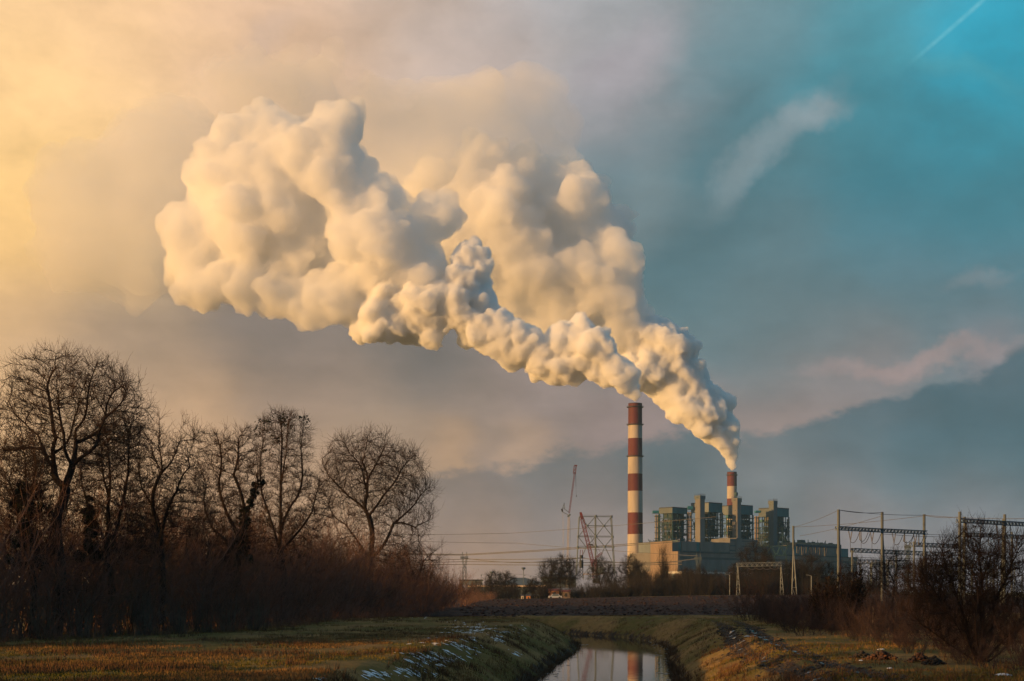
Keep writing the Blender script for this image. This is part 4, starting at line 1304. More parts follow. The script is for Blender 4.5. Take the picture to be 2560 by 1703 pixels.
# annex
YA2 = 1440.0
ac = cor(1705, YA2)
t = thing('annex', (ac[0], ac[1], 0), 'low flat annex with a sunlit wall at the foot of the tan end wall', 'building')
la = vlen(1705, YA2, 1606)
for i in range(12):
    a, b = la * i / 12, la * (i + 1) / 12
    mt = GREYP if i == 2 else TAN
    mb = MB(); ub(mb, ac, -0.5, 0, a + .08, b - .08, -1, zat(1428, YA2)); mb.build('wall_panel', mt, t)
lb = ulen(1705, YA2, 2100)
mb = MB(); ub(mb, ac, 0, lb, 0, 22, -1, zat(1434, YA2)); mb.build('annex_body', GREYP, t)
mb = MB(); ub(mb, ac, -0.6, lb, -0.5, 22, zat(1434, YA2), zat(1428.5, YA2)); mb.build('fascia', PALE, t)
for i in range(20):
    a = lb * i / 20
    mb = MB(); ub(mb, ac, a + 1, a + lb / 20 - 1, -0.15, 0.05, zat(1450, YA2), zat(1438, YA2)); mb.build('window', GLASS, t)
# ------------------------------------------------------------------ belt of bare trees between the field and the station
def clear_of(px, r=7): return all(abs(px - q) > r for q in (1846, 1955, 1986, 1825))
BELT_BARK = pbr('distant_bark', (0.042, 0.036, 0.034), (0.024, 0.022, 0.023), 0.3, 0.9, spec=0.1)
def belt_tree(seed, H, W, n_attr, twigs, low=0.25, upright=False):
    """a small bare tree near the origin: trunk and crown meshes"""
    rng = np.random.default_rng(seed)
    sk = [[(0, 0, -0.3), (rng.uniform(-.3, .3), 0, H * 0.3), (rng.uniform(-.5, .5), 0, H * 0.6)]]
    if not upright:
        sk += [[tuple(sk[0][1]), (W * .35, rng.uniform(-1, 1), H * .55)], [tuple(sk[0][1]), (-W * .35, rng.uniform(-1, 1), H * .58)]]
    d = rng.normal(size=(n_attr, 3)); d /= np.linalg.norm(d, axis=1, keepdims=True)
    d *= rng.uniform(0.1, 1, (n_attr, 1)) ** (1 / 3)
    at_ = np.stack([d[:, 0] * W, d[:, 1] * W * 0.8, H * (low + 1) / 2 + d[:, 2] * H * (1 - low) / 2], 1)
    pos, par = colonize(sk, at_, 0.6, 6.0, 0.9, rng, 0.5 if upright else 0.15, 100, 3000)
    n = len(pos); acc = np.zeros(n)
    for i in range(n - 1, -1, -1):
        if acc[i] == 0: acc[i] = 0.022 ** 2.2
        if par[i] >= 0: acc[par[i]] += acc[i]
    rad = acc ** (1 / 2.2)
    ch = np.where(par >= 0)[0]
    A, B, rb = pos[par[ch]], pos[ch], rad[ch]
    ra = np.minimum(rad[par[ch]], rb * 1.3)
    big = rb > 0.12
    tr = tube_mesh('trunk', [(A[big], B[big], ra[big], rb[big])])
    segs = [(A[~big], B[~big], ra[~big], rb[~big])] + grow_twigs(pos, par, rad, rng, twigs, 1.5, 0.020, thr=0.1, up=0.8 if upright else 0.3)
    cr = tube_mesh('crown', segs)
    for q in (tr, cr): q.materials.clear(); q.materials.append(BELT_BARK)
    return tr, cr
BT = [belt_tree(200, 11, 4.2, 420, 1500), belt_tree(201, 13, 4.6, 460, 1700, 0.3), belt_tree(202, 9, 4.4, 380, 1500, 0.2), belt_tree(203, 12, 3.0, 380, 1400, 0.2)]
_pt = tube_mesh('trunk', [(np.array([[0, 0, -0.3], [0.05, 0, 4.0]]), np.array([[0.05, 0, 4.0], [0.1, 0, 13.0]]), np.array([0.24, 0.2]), np.array([0.2, 0.08]))])
_pt.materials.append(BELT_BARK)
POP = (_pt, proto('crown', shrub_mesh('crown', 210, 18.0, 1.6, 16, (30, 7), 0.13, 0.085, 0.035, 3, 0.9), BELT_BARK))
BSH = [proto('bs', shrub_mesh('belt_shrub', 220 + i, 6.8, 4.4, 22, (10, 4), 0.06, 0.7, 0.22), BELT_BARK) for i in range(3)]
def put_tree(meshes, x, y, rz, s, label, group=None, name='belt_tree', z=None, sx=1.0):
    t = thing(name, (x, y, float(hgt(x, y)) if z is None else z), label, 'tree', group)
    t.rotation_euler = (0, 0, rz); t.scale = (s * sx, s * sx, s)
    for nm, me in zip(('trunk', 'crown'), meshes):
        o = bpy.data.objects.new(nm, me); COL.objects.link(o); o.parent = t
    return t
def bx(px, Y): return (px - CX) / F * Y
# named trees
Yb = 560.0
put_tree(POP, bx(1659, Yb), Yb, 0.4, 1.12, 'narrow upright poplar standing before the sunlit tan end wall', name='poplar_tree')
SPEC = [(1238, 520, 0, 0.95, 'small round bare tree before the dark hall, left one'), (1265, 540, 2, 1.15, 'bare tree before the ridge of the dark hall'),
        (1335, 520, 2, 0.85, 'low bare tree under the right slope of the hall roof'), (1378, 560, 0, 1.45, 'bare tree with rounded crown left of the tall thin crane'),
        (1400, 530, 1, 1.25, 'bare tree right under the tall thin crane'), (1425, 560, 3, 1.35, 'bare tree between the thin crane and the lattice tower'),
        (1500, 600, 1, 1.35, 'dark tree in front of the foot of the red crane'), (1530, 580, 3, 1.1, 'narrow tree under the right leg of the lattice tower'),
        (1575, 560, 1, 1.32, 'bushy bare tree at the foot of the tall chimney, left one'), (1592, 570, 0, 1.40, 'bushy bare tree at the foot of the tall chimney, right one'),
        (2028, 480, 0, 1.30, 'rounded spreading tree right of the single white pole'), (1890, 520, 1, 1.55, 'tall bare tree standing inside the white gantry span'),
        (1915, 540, 3, 1.5, 'tree behind the right half of the white gantry'), (1965, 560, 0, 1.4, 'bare tree between the gantry and the single white pole'), (1870, 540, 2, 1.45, 'broad tree behind the left half of the white gantry')]
for px, Y, k_, s, lb in SPEC:
    put_tree(BT[k_], bx(px, Y), Y, px * 1.7, s, lb)
rs = random.Random(21)
for i in range(55):
    px = rs.uniform(1600, 2080); Y = rs.uniform(470, 640)
    put_tree(BT[rs.randrange(4)], bx(px, Y), Y, rs.uniform(0, 6), rs.uniform(0.65, 0.95), 'bare tree of the dark belt, ' + land(px, LANDB), 'bare trees in the belt before the machine hall')
for i in range(14):
    px = rs.uniform(1150, 1560); Y = rs.uniform(470, 640)
    put_tree(BT[rs.randrange(4)], bx(px, Y), Y, rs.uniform(0, 6), rs.uniform(0.45, 0.7), 'low bare tree of the belt, ' + land(px, LANDB), 'low bare trees in the belt before the hall')
for i in range(200):
    px = 1130 + (2200 - 1130) * (i + rs.random()) / 200; Y = rs.uniform(440, 560)
    s = rs.uniform(0.7, 1.2) * (0.8 if px < 1500 else 1.15)
    if 1300 < px < 1345: Y += 60; s *= 0.6
    put('belt_shrub', BSH[rs.randrange(3)], bx(px, Y), Y, rs.uniform(0, 6), s, rs.uniform(0.8, 1.2), 'hazy brushwood beyond the field, ' + land(px, LANDB), 'shrub', 'brushwood beyond the ploughed field')
for i in range(50):
    px = rs.uniform(2000, 2620); Y = rs.uniform(210, 420)
    put('belt_shrub', BSH[rs.randrange(3)], bx(px, Y), Y, rs.uniform(0, 6), rs.uniform(0.28, 0.55), 1.0, 'low brushwood in the substation, ' + land(px, LANDB), 'shrub', 'brushwood under the substation')
for i in range(30):
    px = rs.uniform(-200, 1180); Y = rs.uniform(330, 520)
    put('belt_shrub', BSH[rs.randrange(3)], bx(px, Y), Y, rs.uniform(0, 6), rs.uniform(0.8, 1.5), 1.0, 'brushwood far behind, ' + land(px, LANDL), 'shrub', 'brushwood behind the left wood')

# ------------------------------------------------------------------ steelwork
CPOLE = pbr('substation_concrete', (0.12, 0.14, 0.15), (0.08, 0.095, 0.105), 0.8, 0.85, stretch=(1, 1, 0.2))
GALV = pbr('galvanised_steel', (0.12, 0.155, 0.17), (0.08, 0.105, 0.12), 1.0, 0.6)
WHITE = pbr('pale_painted_steel', (0.19, 0.215, 0.225), (0.14, 0.16, 0.17), 1.0, 0.6)
WIRE = pbr('wire', (0.06, 0.06, 0.07), None, 1.0, 0.6)
REDST = pbr('red_crane_steel', (0.16, 0.035, 0.04), (0.10, 0.028, 0.03), 0.5, 0.6)
INS = pbr('insulator_glaze', (0.05, 0.045, 0.045), None, 1.0, 0.4)
def lattice(mb, a, b, w, h, n, t=0.07, chord=None):
    """box truss from a to b"""
    a, b = np.array(a, float), np.array(b, float)
    d = (b - a); L = np.linalg.norm(d); d /= L
    up = ZUP if abs(d[2]) < 0.8 else np.array([0, 1.0, 0])
    s = np.cross(d, up); s /= np.linalg.norm(s); q = np.cross(s, d)
    cs = [s * w / 2 * i + q * h / 2 * j for i, j in ((-1, -1), (1, -1), (1, 1), (-1, 1))]
    for c in cs: mb.bar(a + c, b + c, chord or t * 1.5)
    for k in range(n):
        p, r = a + d * L * k / n, a + d * L * (k + 1) / n
        for i in range(4):
            c0, c1 = cs[i], cs[(i + 1) % 4]
            if k % 2: c0, c1 = c1, c0
            mb.bar(p + c0, r + c1, t)
        if k % 2 == 0:
            for i in range(4): mb.bar(p + cs[i], p + cs[(i + 1) % 4], t)
def wire(mb, a, b, sag, r, n=14):
    a, b = np.array(a, float), np.array(b, float)
    pr = a
    for i in range(1, n + 1):
        t = i / n
        q = a + (b - a) * t - ZUP * sag * 4 * t * (1 - t)
        mb.bar(pr, q, r * 2, n=3); pr = q
def string_ins(mb, a, b, r=0.14, n=9):
    a, b = np.array(a, float), np.array(b, float)
    mb.bar(a, b, 0.06, n=3)
    for i in range(n):
        p = a + (b - a) * (i + .3) / n; q = a + (b - a) * (i + .75) / n
        mb.bar(p, q, r * 2, n=6)

def aframe(t, px, ptop, Y, psplit, foot_px, w=0.52, mat=CPOLE, base_z=0.0, brace=False):
    """concrete pole with a raking leg"""
    a = P(px, ptop, Y)
    mb = MB(); mb.bar((a[0], Y, base_z), a, w, n=10); mb.build('post', mat, t)
    s = P(px, psplit, Y)
    f = np.array([(foot_px - CX) / F * Y, Y + 0.8, base_z])
    mb = MB(); mb.bar(f, s, w * 0.8, n=10); mb.build('leg', mat, t)
    if brace:
        mb = MB()
        for k_ in (0.25, 0.5):
            p = np.array([a[0], Y, base_z]) * (1 - k_) + s * k_; q = f * (1 - k_) + s * k_
            mb.bar(p, q, 0.16); mb.bar(p, f, 0.14)
        mb.build('brace', mat, t)

def gantry(label, posts, beams, name='substation_gantry', pmat=CPOLE, bmat=GALV, hang=True, seed=1, group=None):
    """posts: (px, top row, Y, split row, foot px, width); beams: (px0,row0,Y0,px1,row1,Y1,height px)"""
    x0 = P(posts[0][0], HY, posts[0][2])
    t = thing(name, (x0[0], x0[1], 0), label, 'gantry', group)
    for (px, pt, Y, sp, fp, w) in posts:
        if fp is None:
            mb = MB(); a = P(px, pt, Y); mb.bar((a[0], Y, 0), a, w, n=10); mb.build('post', pmat, t)
        else:
            aframe(t, px, pt, Y, sp, fp, w, pmat)
    r = random.Random(seed)
    for (pa, ra, Ya, pb, rb, Yb_, hp) in beams:
        a, b = P(pa, ra, Ya), P(pb, rb, Yb_)
        hh = hp / F * (Ya + Yb_) / 2
        L = np.linalg.norm(b - a)
        mb = MB(); lattice(mb, a, b, hh * 1.1, hh, max(6, int(L / hh / 0.8)), 0.09 * max(1, Ya / 330)); mb.build('lattice_beam', bmat, t)
        if hang:
            k_ = max(3, int(L / 4))
            for i in range(k_):
                if r.random() < 0.35: continue
                p = a + (b - a) * (i + .5) / k_ - ZUP * hh * .5
                q = p - ZUP * r.uniform(1.5, 2.6) + (b - a) / L * r.uniform(-.6, .6)
                m2 = MB(); string_ins(m2, p, q); m2.build('insulator', INS, t)
                e = p + (b - a) / L * r.uniform(2.2, 3.4) + np.array([0, 0, -0.2])
                m2 = MB(); wire(m2, q, e, 0.9, 0.035, 8); m2.build('jumper_wire', WIRE, t)
    return t
gantry('nearest substation gantry: three tall concrete posts joined by one high lattice beam', [(2096.5, 1274, 294, 1320, 2107, .56), (2205.5, 1280, 304, 1330, 2219, .56), (2310.5, 1286, 314, 1336, 2323, .56)],
       [(2092, 1320.5, 294, 2204, 1326.5, 304, 8.5), (2206, 1326.5, 304, 2315, 1331.5, 314, 8.5)], seed=3)
gantry('rightmost substation gantry with paired posts partly behind the large bush', [(2399.5, 1279.5, 262, 1310, 2404, .5), (2411.5, 1292, 268, 1312, 2414, .45), (2512, 1286, 272, 1316, 2517, .5), (2508, 1298, 280, 1318, 2505, .4)],
       [(2396, 1301, 263, 2510, 1308, 272, 9), (2511, 1308, 272, 2600, 1313, 280, 9)], seed=5)
gantry('second lattice beam below and behind the rightmost gantry', [(2409, 1320, 330, 1345, None, .4), (2530, 1330, 345, 1345, None, .4)], [(2408, 1336, 330, 2600, 1345, 352, 8.5)], seed=6)
gantry('middle substation gantry on slim posts, seen under the nearest one', [(2130.5, 1370, 430, None, None, .6), (2241, 1376, 440, None, None, .6), (2380, 1384, 455, None, None, .6)],
       [(2131, 1375.5, 430, 2241, 1381, 440, 9), (2241, 1381, 440, 2385, 1387, 455, 9)], seed=7)
gantry('short substation gantry right of the third tall post', [(2285, 1354, 400, 1365, 2289, .5), (2400, 1360, 410, 1370, 2403, .5)], [(2281, 1361.5, 400, 2402, 1366, 410, 9)], seed=8)
gantry('lowest lattice gantry deep in the substation', [(2132, 1400, 520, None, None, .6), (2200, 1404, 525, None, None, .5), (2270, 1402, 530, None, None, .6)], [(2132, 1404.5, 520, 2271, 1406, 530, 8)], seed=9)
gantry('gantry with long slack insulators running from the single white pole to the nearest gantry', [(2006, 1366, 420, None, None, .01)], [(1986, 1363, 392, 2098, 1369, 430, 3.2)], seed=10, pmat=GALV)
gantry('low gantry row seen behind the thin leafless tree', [(2178, 1408, 600, None, None, .9), (2310, 1412, 620, None, None, .9), (2430, 1400, 640, None, None, .9)], [(2178, 1414, 600, 2310, 1418, 620, 7), (2310, 1418, 620, 2440, 1410, 640, 7)], seed=11)
# single pole
sp0 = P(1984, HY, 392)
t = thing('pole', (sp0[0], sp0[1], 0), 'single tall A-frame pole, white legs under a darker mast, before the machine hall', 'pole')
mb = MB(); mb.bar(P(1983.5, 1372, 392), P(1983.5, 1315, 392), 0.55, n=10); mb.build('mast', CPOLE, t)
for fx in (1979.5, 1993):
    mb = MB(); a = P(fx, 1490, 392); a[2] = 1.0; mb.bar(a, P(1983.6, 1368, 392), 0.30, n=8); mb.build('leg', WHITE, t)
mb = MB(); mb.bar(P(1981, 1469, 392), P(1991, 1469, 392), 0.14); mb.bar(P(1981, 1471, 392), P(1988, 1489, 392), 0.14); mb.bar(P(1982, 1455, 392), P(1988, 1440, 392), 0.12); mb.build('brace', WHITE, t)
# white gantry
g0 = P(1843, HY, 415)
t = thing('white_gantry', (g0[0], g0[1], 0), 'low white lattice gantry on two trestle legs at the field edge', 'gantry')
for (pt_, fa, fb) in ((1844, 1841, 1851), (1952, 1950.5, 1960.5)):
    for fx in (fa, fb):
        mb = MB(); a = P(fx, 1493, 415); a[2] = 1.2; b_ = P(pt_ + (fx - fa) * 0.12, 1417, 415); mb.bar(a, b_, 0.18, n=6); mb.build('leg', WHITE, t)
    mb = MB()
    for k_ in range(5):
        y0, y1 = 1493 - k_ * 14, 1493 - (k_ + 1) * 14
        xa = lambda yy, fx: pt_ + (fx - fa) * 0.12 + (fx - pt_ - (fx - fa) * 0.12) * (yy - 1417) / 76
        mb.bar(P(xa(y0, fa), y0, 415), P(xa(y1, fb), y1, 415), 0.11); mb.bar(P(xa(y0, fb), y0, 415), P(xa(y1, fa), y1, 415), 0.11)
    mb.build('bracing', WHITE, t)
mb = MB(); lattice(mb, P(1842, 1412.5, 415), P(1954, 1410, 415), 1.1, 1.05, 18, 0.085, 0.13); mb.build('lattice_beam', WHITE, t)
for i in range(5):
    mb = MB(); a = P(1866 + i * 19, 1417, 415); wire(mb, a, a + np.array([2.6, 0, -0.5]), 0.5, 0.06, 8); mb.build('jumper_wire', WIRE, t)
# lamp posts
for px, tp, Y, bt, lb in ((1824.5, 1438, 410, 1494, 'thin white lamp post at the field edge left of the gantry'), (2028.5, 1440, 400, 1484, 'thin white lamp post just left of the dark evergreen bush')):
    a = P(px, tp, Y); mb0 = MB(); mb0.bar((a[0], Y, 0.8), a, 0.22, 0.22, 8)
    t = thing('lamp_post', (a[0], Y, 0.8), lb, 'lamp post'); mb0.build('pole', WHITE, t)
    mb = MB(); mb.bar(a, a + np.array([-0.9, 0, 0.25]), 0.14); mb.build('arm', WHITE, t)
    mb = MB(); mb.bar(a + np.array([-0.8, 0, 0.22]), a + np.array([-1.5, 0, 0.26]), 0.26, 0.14); mb.build('lamp_head', WHITE, t)

# ---- lattice frame tower left of the chimney
YT = 700.0
t0 = P(1490, HY, YT)
t = thing('frame_tower', (t0[0], YT, 0), 'tall open steel frame with crossed diagonals left of the banded chimney', 'tower')
N = {'L1': (1449, 1291.5), 'M1': (1489.6, 1290), 'R1': (1529, 1292), 'L2': (1448, 1316), 'A2': (1468.5, 1314.5), 'B2': (1510, 1315), 'R2': (1531, 1315), 'L3': (1445.5, 1342), 'M3': (1489.8, 1341), 'R3': (1532, 1342.5),
     'L4': (1444, 1368), 'A4': (1465.5, 1368), 'M4': (1490, 1366), 'B4': (1512, 1366.5), 'R4': (1533.5, 1368), 'L5': (1442, 1437), 'A5': (1444, 1416), 'M5': (1490, 1437), 'B5': (1494, 1412), 'R5': (1538, 1437), 'R6': (1537, 1418)}
Q = {k_: P(*v, YT) for k_, v in N.items()}
def pipe(a, b, w, nm): 
    mb = MB(); mb.bar(Q[a], Q[b], w, n=8); mb.build(nm, GALV, t)
for a, b in (('L1', 'L3'), ('L3', 'L5'), ('M1', 'M5'), ('R1', 'R3'), ('R3', 'R5')): pipe(a, b, 0.42, 'column')
for a, b in (('L1', 'R1'), ('A2', 'R2'), ('L3', 'R3'), ('L4', 'R4')): pipe(a, b, 0.38, 'girder')
for a, b in (('M1', 'B2'), ('B2', 'R3'), ('R1', 'B2'), ('B2', 'M3'), ('M1', 'A2'), ('A2', 'L3'), ('L1', 'A2'), ('A2', 'M3'), ('M3', 'B4'), ('B4', 'R6'), ('R3', 'B4'), ('B4', 'B5'), ('M3', 'A4'), ('A4', 'A5'), ('L3', 'A4')): pipe(a, b, 0.34, 'diagonal')
for k_ in ('M1', 'B2', 'M3', 'R3', 'L3', 'B4', 'M4', 'R1', 'A2', 'R4', 'L4'):
    mb = MB(); mb.bar(Q[k_] - ZUP * 0.5, Q[k_] + ZUP * 0.5, 1.0, n=8); mb.build('joint', GALV, t)
mb = MB()
for py in (1290, 1341, 1367):
    mb.bar(P(1447, py - 2, YT), P(1532, py - 1, YT), 0.12)
mb.build('handrail', RAIL, t)['kind'] = 'stuff'
# second plane of the frame, further back, so that it has depth
for k_, dx_ in (('L1', 0), ('M1', 0), ('R1', 0)):
    a = Q[k_] + np.array([0, 7.0, 0]); b_ = Q[{'L1': 'L5', 'M1': 'M5', 'R1': 'R5'}[k_]] + np.array([0, 7.0, 0])
    mb = MB(); mb.bar(a, b_, 0.36, n=8); mb.build('column', GALV, t)
    mb = MB(); mb.bar(Q[k_], a, 0.3, n=8); mb.build('girder', GALV, t)

# ---- red lattice crane
YC = 690.0
c0 = P(1487, HY, YC)
t = thing('lattice_crane', (c0[0], YC, 0), 'red lattice boom crane leaning left in front of the steel frame', 'crane')
mb = MB(); lattice(mb, P(1487, 1428, YC), P(1455, 1296, YC), 1.5, 1.5, 24, 0.16, 0.26); mb.build('boom', REDST, t)
mb = MB(); mb.hexa([tuple(P(1450, 1287, YC)) , tuple(P(1455, 1287, YC)), tuple(P(1455, 1287, YC + 1.5)), tuple(P(1450, 1287, YC + 1.5)), tuple(P(1448.5, 1281, YC)), tuple(P(1454, 1280, YC)), tuple(P(1454, 1280, YC + 1.5)), tuple(P(1448.5, 1281, YC + 1.5))]); mb.bar(P(1452, 1283, YC), P(1456, 1298, YC), 1.2); mb.build('boom_head', REDST, t)
mb = MB(); lattice(mb, P(1488, 1396, YC), P(1505, 1382, YC), 0.8, 0.8, 6, 0.1, 0.2); mb.build('jib', REDST, t)
mb = MB(); lattice(mb, P(1487, 1398, YC), P(1512, 1424, YC), 1.1, 1.1, 8, 0.14, 0.24); mb.build('back_stay', ROOFM, t)
mb = MB(); mb.bar(P(1453, 1284, YC), P(1506, 1412, YC), 0.12); mb.bar(P(1454, 1284, YC), P(1500, 1380, YC), 0.10); mb.build('cable', WIRE, t)
mb = MB(); lattice(mb, P(1487, 1445, YC), P(1485, 1398, YC), 1.9, 1.9, 6, 0.2, 0.34); mb.build('mast', REDST, t)
mb = MB(); mb.bar(P(1482, 1452, YC), P(1500, 1452, YC), 3.0, 2.2); mb.build('cab', ROOFM, t)
mb = MB(); mb.bar(P(1470, 1362, YC - 1.5), P(1484, 1363.5, YC - 1.5), 0.9, 0.5); mb.bar(P(1476, 1361, YC - 1.5), P(1482, 1361, YC - 1.5), 0.7, 0.5); mb.build('hook_block', RAIL, t)
# ---- tall thin luffing crane
YK = 900.0
c0 = P(1418, HY, YK)
t = thing('tower_crane', (c0[0], YK, 0), 'very tall thin crane with steep jib, leftmost of the two cranes', 'crane')
mb = MB(); lattice(mb, P(1417, 1470, YK), P(1422, 1286, YK), 0.85, 0.85, 44, 0.1, 0.2); mb.build('mast', CREAM, t)
mb = MB(); lattice(mb, P(1423, 1283, YK), P(1437, 1180, YK), 0.75, 0.75, 26, 0.1, 0.18); mb.build('jib', REDST, t)
mb = MB(); lattice(mb, P(1436, 1184, YK), P(1438, 1165, YK), 1.5, 1.2, 4, 0.16, 0.3); mb.bar(P(1436, 1163.5, YK), P(1443, 1164.5, YK), 0.7); mb.build('jib_head', REDST, t)
mb = MB()
for a, b in (((1407, 1269), (1422, 1281)), ((1406, 1280), (1420, 1287)), ((1407, 1269), (1406, 1280)), ((1411, 1258), (1407, 1269)), ((1410, 1258), (1412, 1271))): mb.bar(P(*a, YK), P(*b, YK), 0.35)
mb.build('counter_jib', GALV, t)
mb = MB(); mb.bar(P(1404.8, 1272, YK), P(1406, 1279, YK), 1.1); mb.build('counterweight', ROOFM, t)
mb = MB(); mb.bar(P(1419, 1292, YK), P(1426, 1286, YK), 1.1); mb.build('cab', GALV, t)
mb = MB(); mb.bar(P(1439, 1166, YK), P(1440, 1218, YK), 0.14); mb.bar(P(1438, 1180, YK), P(1441, 1240, YK), 0.08); mb.bar(P(1441, 1239, YK), P(1441, 1242, YK), 0.5); mb.build('cable', WIRE, t)
mb = MB()
for a, b in (((1406, 1280), (1409, 1425)), ((1410, 1284), (1406, 1430)), ((1424, 1290), (1426, 1430)), ((1427, 1300), (1423, 1420))): mb.bar(P(*a, YK), P(*b, YK), 0.10)
mb.build('guy_rope', CREAM, t)

# ---- dark narrow tower with cross arms at the left leg of the frame
YD = 650.0
c0 = P(1453.5, HY, YD)
t = thing('dark_mast', (c0[0], YD, 0), 'narrow dark tower with two bulky tanks at the left leg of the steel frame', 'tower')
for s in (-3.4, 3.4):
    mb = MB(); mb.bar(P(1453.5 + s * 1.15, 1446, YD), P(1453.5 + s, 1388, YD), 0.28); mb.build('leg', ROOFM, t)
    mb = MB(); mb.bar(P(1453.5 + s, 1388, YD), P(1453.5 + s * .7, 1375, YD), 0.22); mb.build('spire', REDST, t)
mb = MB()
for i in range(7):
    y0 = 1446 - i * 8
    mb.bar(P(1449.8, y0, YD), P(1457.2, y0 - 8, YD), 0.16); mb.bar(P(1457.2, y0, YD), P(1449.8, y0 - 8, YD), 0.16)
mb.build('bracing', ROOFM, t)
for a, b, w in ((1388, 1396, 1.55), (1401, 1420, 1.8)):
    mb = MB(); mb.bar(P(1453.5, b, YD), P(1453.5, a, YD), w, n=12); mb.build('tank', ROOFM, t)
mb = MB(); mb.bar(P(1444, 1395, YD), P(1463, 1395, YD), 0.25); mb.build('cross_arm', ROOFM, t)
# low steelwork at the foot of the frame
c0 = P(1476, HY, 640)
t = thing('loading_frame', (c0[0], 640, 0), 'low pale steel frame with a yellow beam at the foot of the red crane', 'frame')
mb = MB()
for a, b in (((1459, 1436), (1475, 1418)), ((1466, 1436), (1482, 1418)), ((1475, 1418), (1520, 1418)), ((1459, 1436), (1459, 1450)), ((1475, 1418), (1488, 1440)), ((1482, 1437), (1468, 1450)), ((1468, 1437), (1484, 1450))): mb.bar(P(*a, 640), P(*b, 640), 0.3)
mb.build('strut', WHITE, t)
YEL = pbr('yellow_paint', (0.35, 0.22, 0.05), None, 1.0, 0.6)
mb = MB(); mb.bar(P(1458, 1435.5, 639), P(1508, 1435.5, 639), 0.3); mb.build('beam', YEL, t)
mb = MB(); mb.hexa([tuple(P(1490, 1436, Y_)) if i < 2 else tuple(P(1510, 1436, Y_)) for i, Y_ in enumerate((641, 646, 646, 641))] + [tuple(P(1490, 1418, Y_)) if i < 2 else tuple(P(1510, 1418, Y_)) for i, Y_ in enumerate((641, 646, 646, 641))]); mb.build('panel', GREYP, t)

# ---- buildings and pipes on the left of the station
def boxpx(mb, pa, pb, ya, yb, Y, depth):
    a, b = P(pa, yb, Y), P(pb, ya, Y)
    mb.hexa([(a[0], Y, a[2]), (b[0], Y, a[2]), (b[0], Y + depth, a[2]), (a[0], Y + depth, a[2]), (a[0], Y, b[2]), (b[0], Y, b[2]), (b[0], Y + depth, b[2]), (a[0], Y + depth, b[2])])
YH = 950.0
c0 = P(1300, HY, YH)
t = thing('storage_hall', (c0[0], YH, 0), 'long dark-roofed hall with a thin sunlit eaves band, left of the cranes', 'building')
mb = MB()
a, b, c_, d_ = P(1240, 1463, YH), P(1366, 1463, YH), P(1313, 1444, YH + 20), P(1285, 1445, YH + 20)
e_, f_ = P(1366, 1463, YH) + np.array([0, 45, 0]), P(1240, 1463, YH) + np.array([0, 45, 0])
mb.add([a, b, c_, d_, e_, f_], [(0, 1, 2, 3), (1, 4, 2), (4, 5, 3, 2), (5, 0, 3)]); mb.build('roof', GREYP, t)
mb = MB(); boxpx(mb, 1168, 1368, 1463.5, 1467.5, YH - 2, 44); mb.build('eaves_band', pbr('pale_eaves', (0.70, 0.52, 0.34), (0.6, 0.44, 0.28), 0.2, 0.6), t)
for i in range(10):
    mb = MB(); boxpx(mb, 1170 + i * 19.6, 1170 + i * 19.6 + 19, 1467.5, 1492, YH, 42); mb.build('wall_panel', GREYP, t)
t = thing('conveyor_bridge', tuple(P(1180, HY, 980)), 'raised pale conveyor gallery between the left thicket and the hall', 'conveyor')
mb = MB(); boxpx(mb, 1150, 1206, 1452, 1463, 980, 5); mb.build('gallery_wall', LGREY, t)
mb = MB(); boxpx(mb, 1148, 1208, 1449, 1452, 979, 7); mb.build('roof', ROOFM, t)
t = thing('shed', tuple(P(1390, HY, 1000)), 'flat dark-roofed shed between the hall and the thin crane', 'building')
mb = MB(); boxpx(mb, 1352, 1440, 1443, 1446, 1000, 40); mb.build('roof', ROOFM, t)
mb = MB(); boxpx(mb, 1356, 1440, 1446, 1470, 1003, 36); mb.build('wall', GREYP, t)
t = thing('cable_arch', tuple(P(1290, HY, 900)), 'string of small floats or lamps on a cable line above the hall', 'cable line')
mb = MB()
ptsA = [(1203, 1436), (1235, 1436), (1270, 1436), (1312, 1436), (1335, 1441), (1360, 1449), (1375, 1455)]
for a, b in zip(ptsA[:-1], ptsA[1:]): mb.bar(P(*a, 900), P(*b, 900), 0.14); mb.bar(P(a[0], a[1] + 9, 900), P(b[0], b[1] + 9, 900), 0.10)
mb.bar(P(1203, 1436, 900), P(1203, 1455, 900), 0.2)
mb.build('cable', GALV, t)
for i in range(11):
    k_ = i / 10 * (len(ptsA) - 1); j = min(int(k_), len(ptsA) - 2); f__ = k_ - j
    x_ = ptsA[j][0] + (ptsA[j + 1][0] - ptsA[j][0]) * f__; y_ = ptsA[j][1] + (ptsA[j + 1][1] - ptsA[j][1]) * f__ + 3
    mb = MB(); mb.bar(P(x_, y_ - 1, 900), P(x_, y_ + 1, 900), 0.6, n=8); mb.build('ball', ROOFM, t)
for px, tp, lb in ((1308.7, 1420, 'floodlight mast with an oval head above the hall roof'), (1229.5, 1430, 'shorter floodlight mast above the trees left of the hall')):
    Y = 900
    a = P(px, tp + 2, Y); t = thing('floodlight_mast', (a[0], Y, 0), lb, 'floodlight mast')
    mb = MB(); mb.bar((a[0], Y, 0), a, 0.35, n=8); mb.build('pole', GALV, t)
    mb = MB(); mb.rings((a[0], Y), [(0.3, a[2] - 0.6), (1.3, a[2]), (1.3, a[2] + 0.7), (0.2, a[2] + 0.9)], 16); mb.build('lamp_ring', GALV, t)
    for s in (-1, 1):
        mb = MB(); mb.bar(a + np.array([s * 0.2, 0, -1.2]), a + np.array([s * 0.9, 0, 0]), 0.12); mb.build('stay', GALV, t)
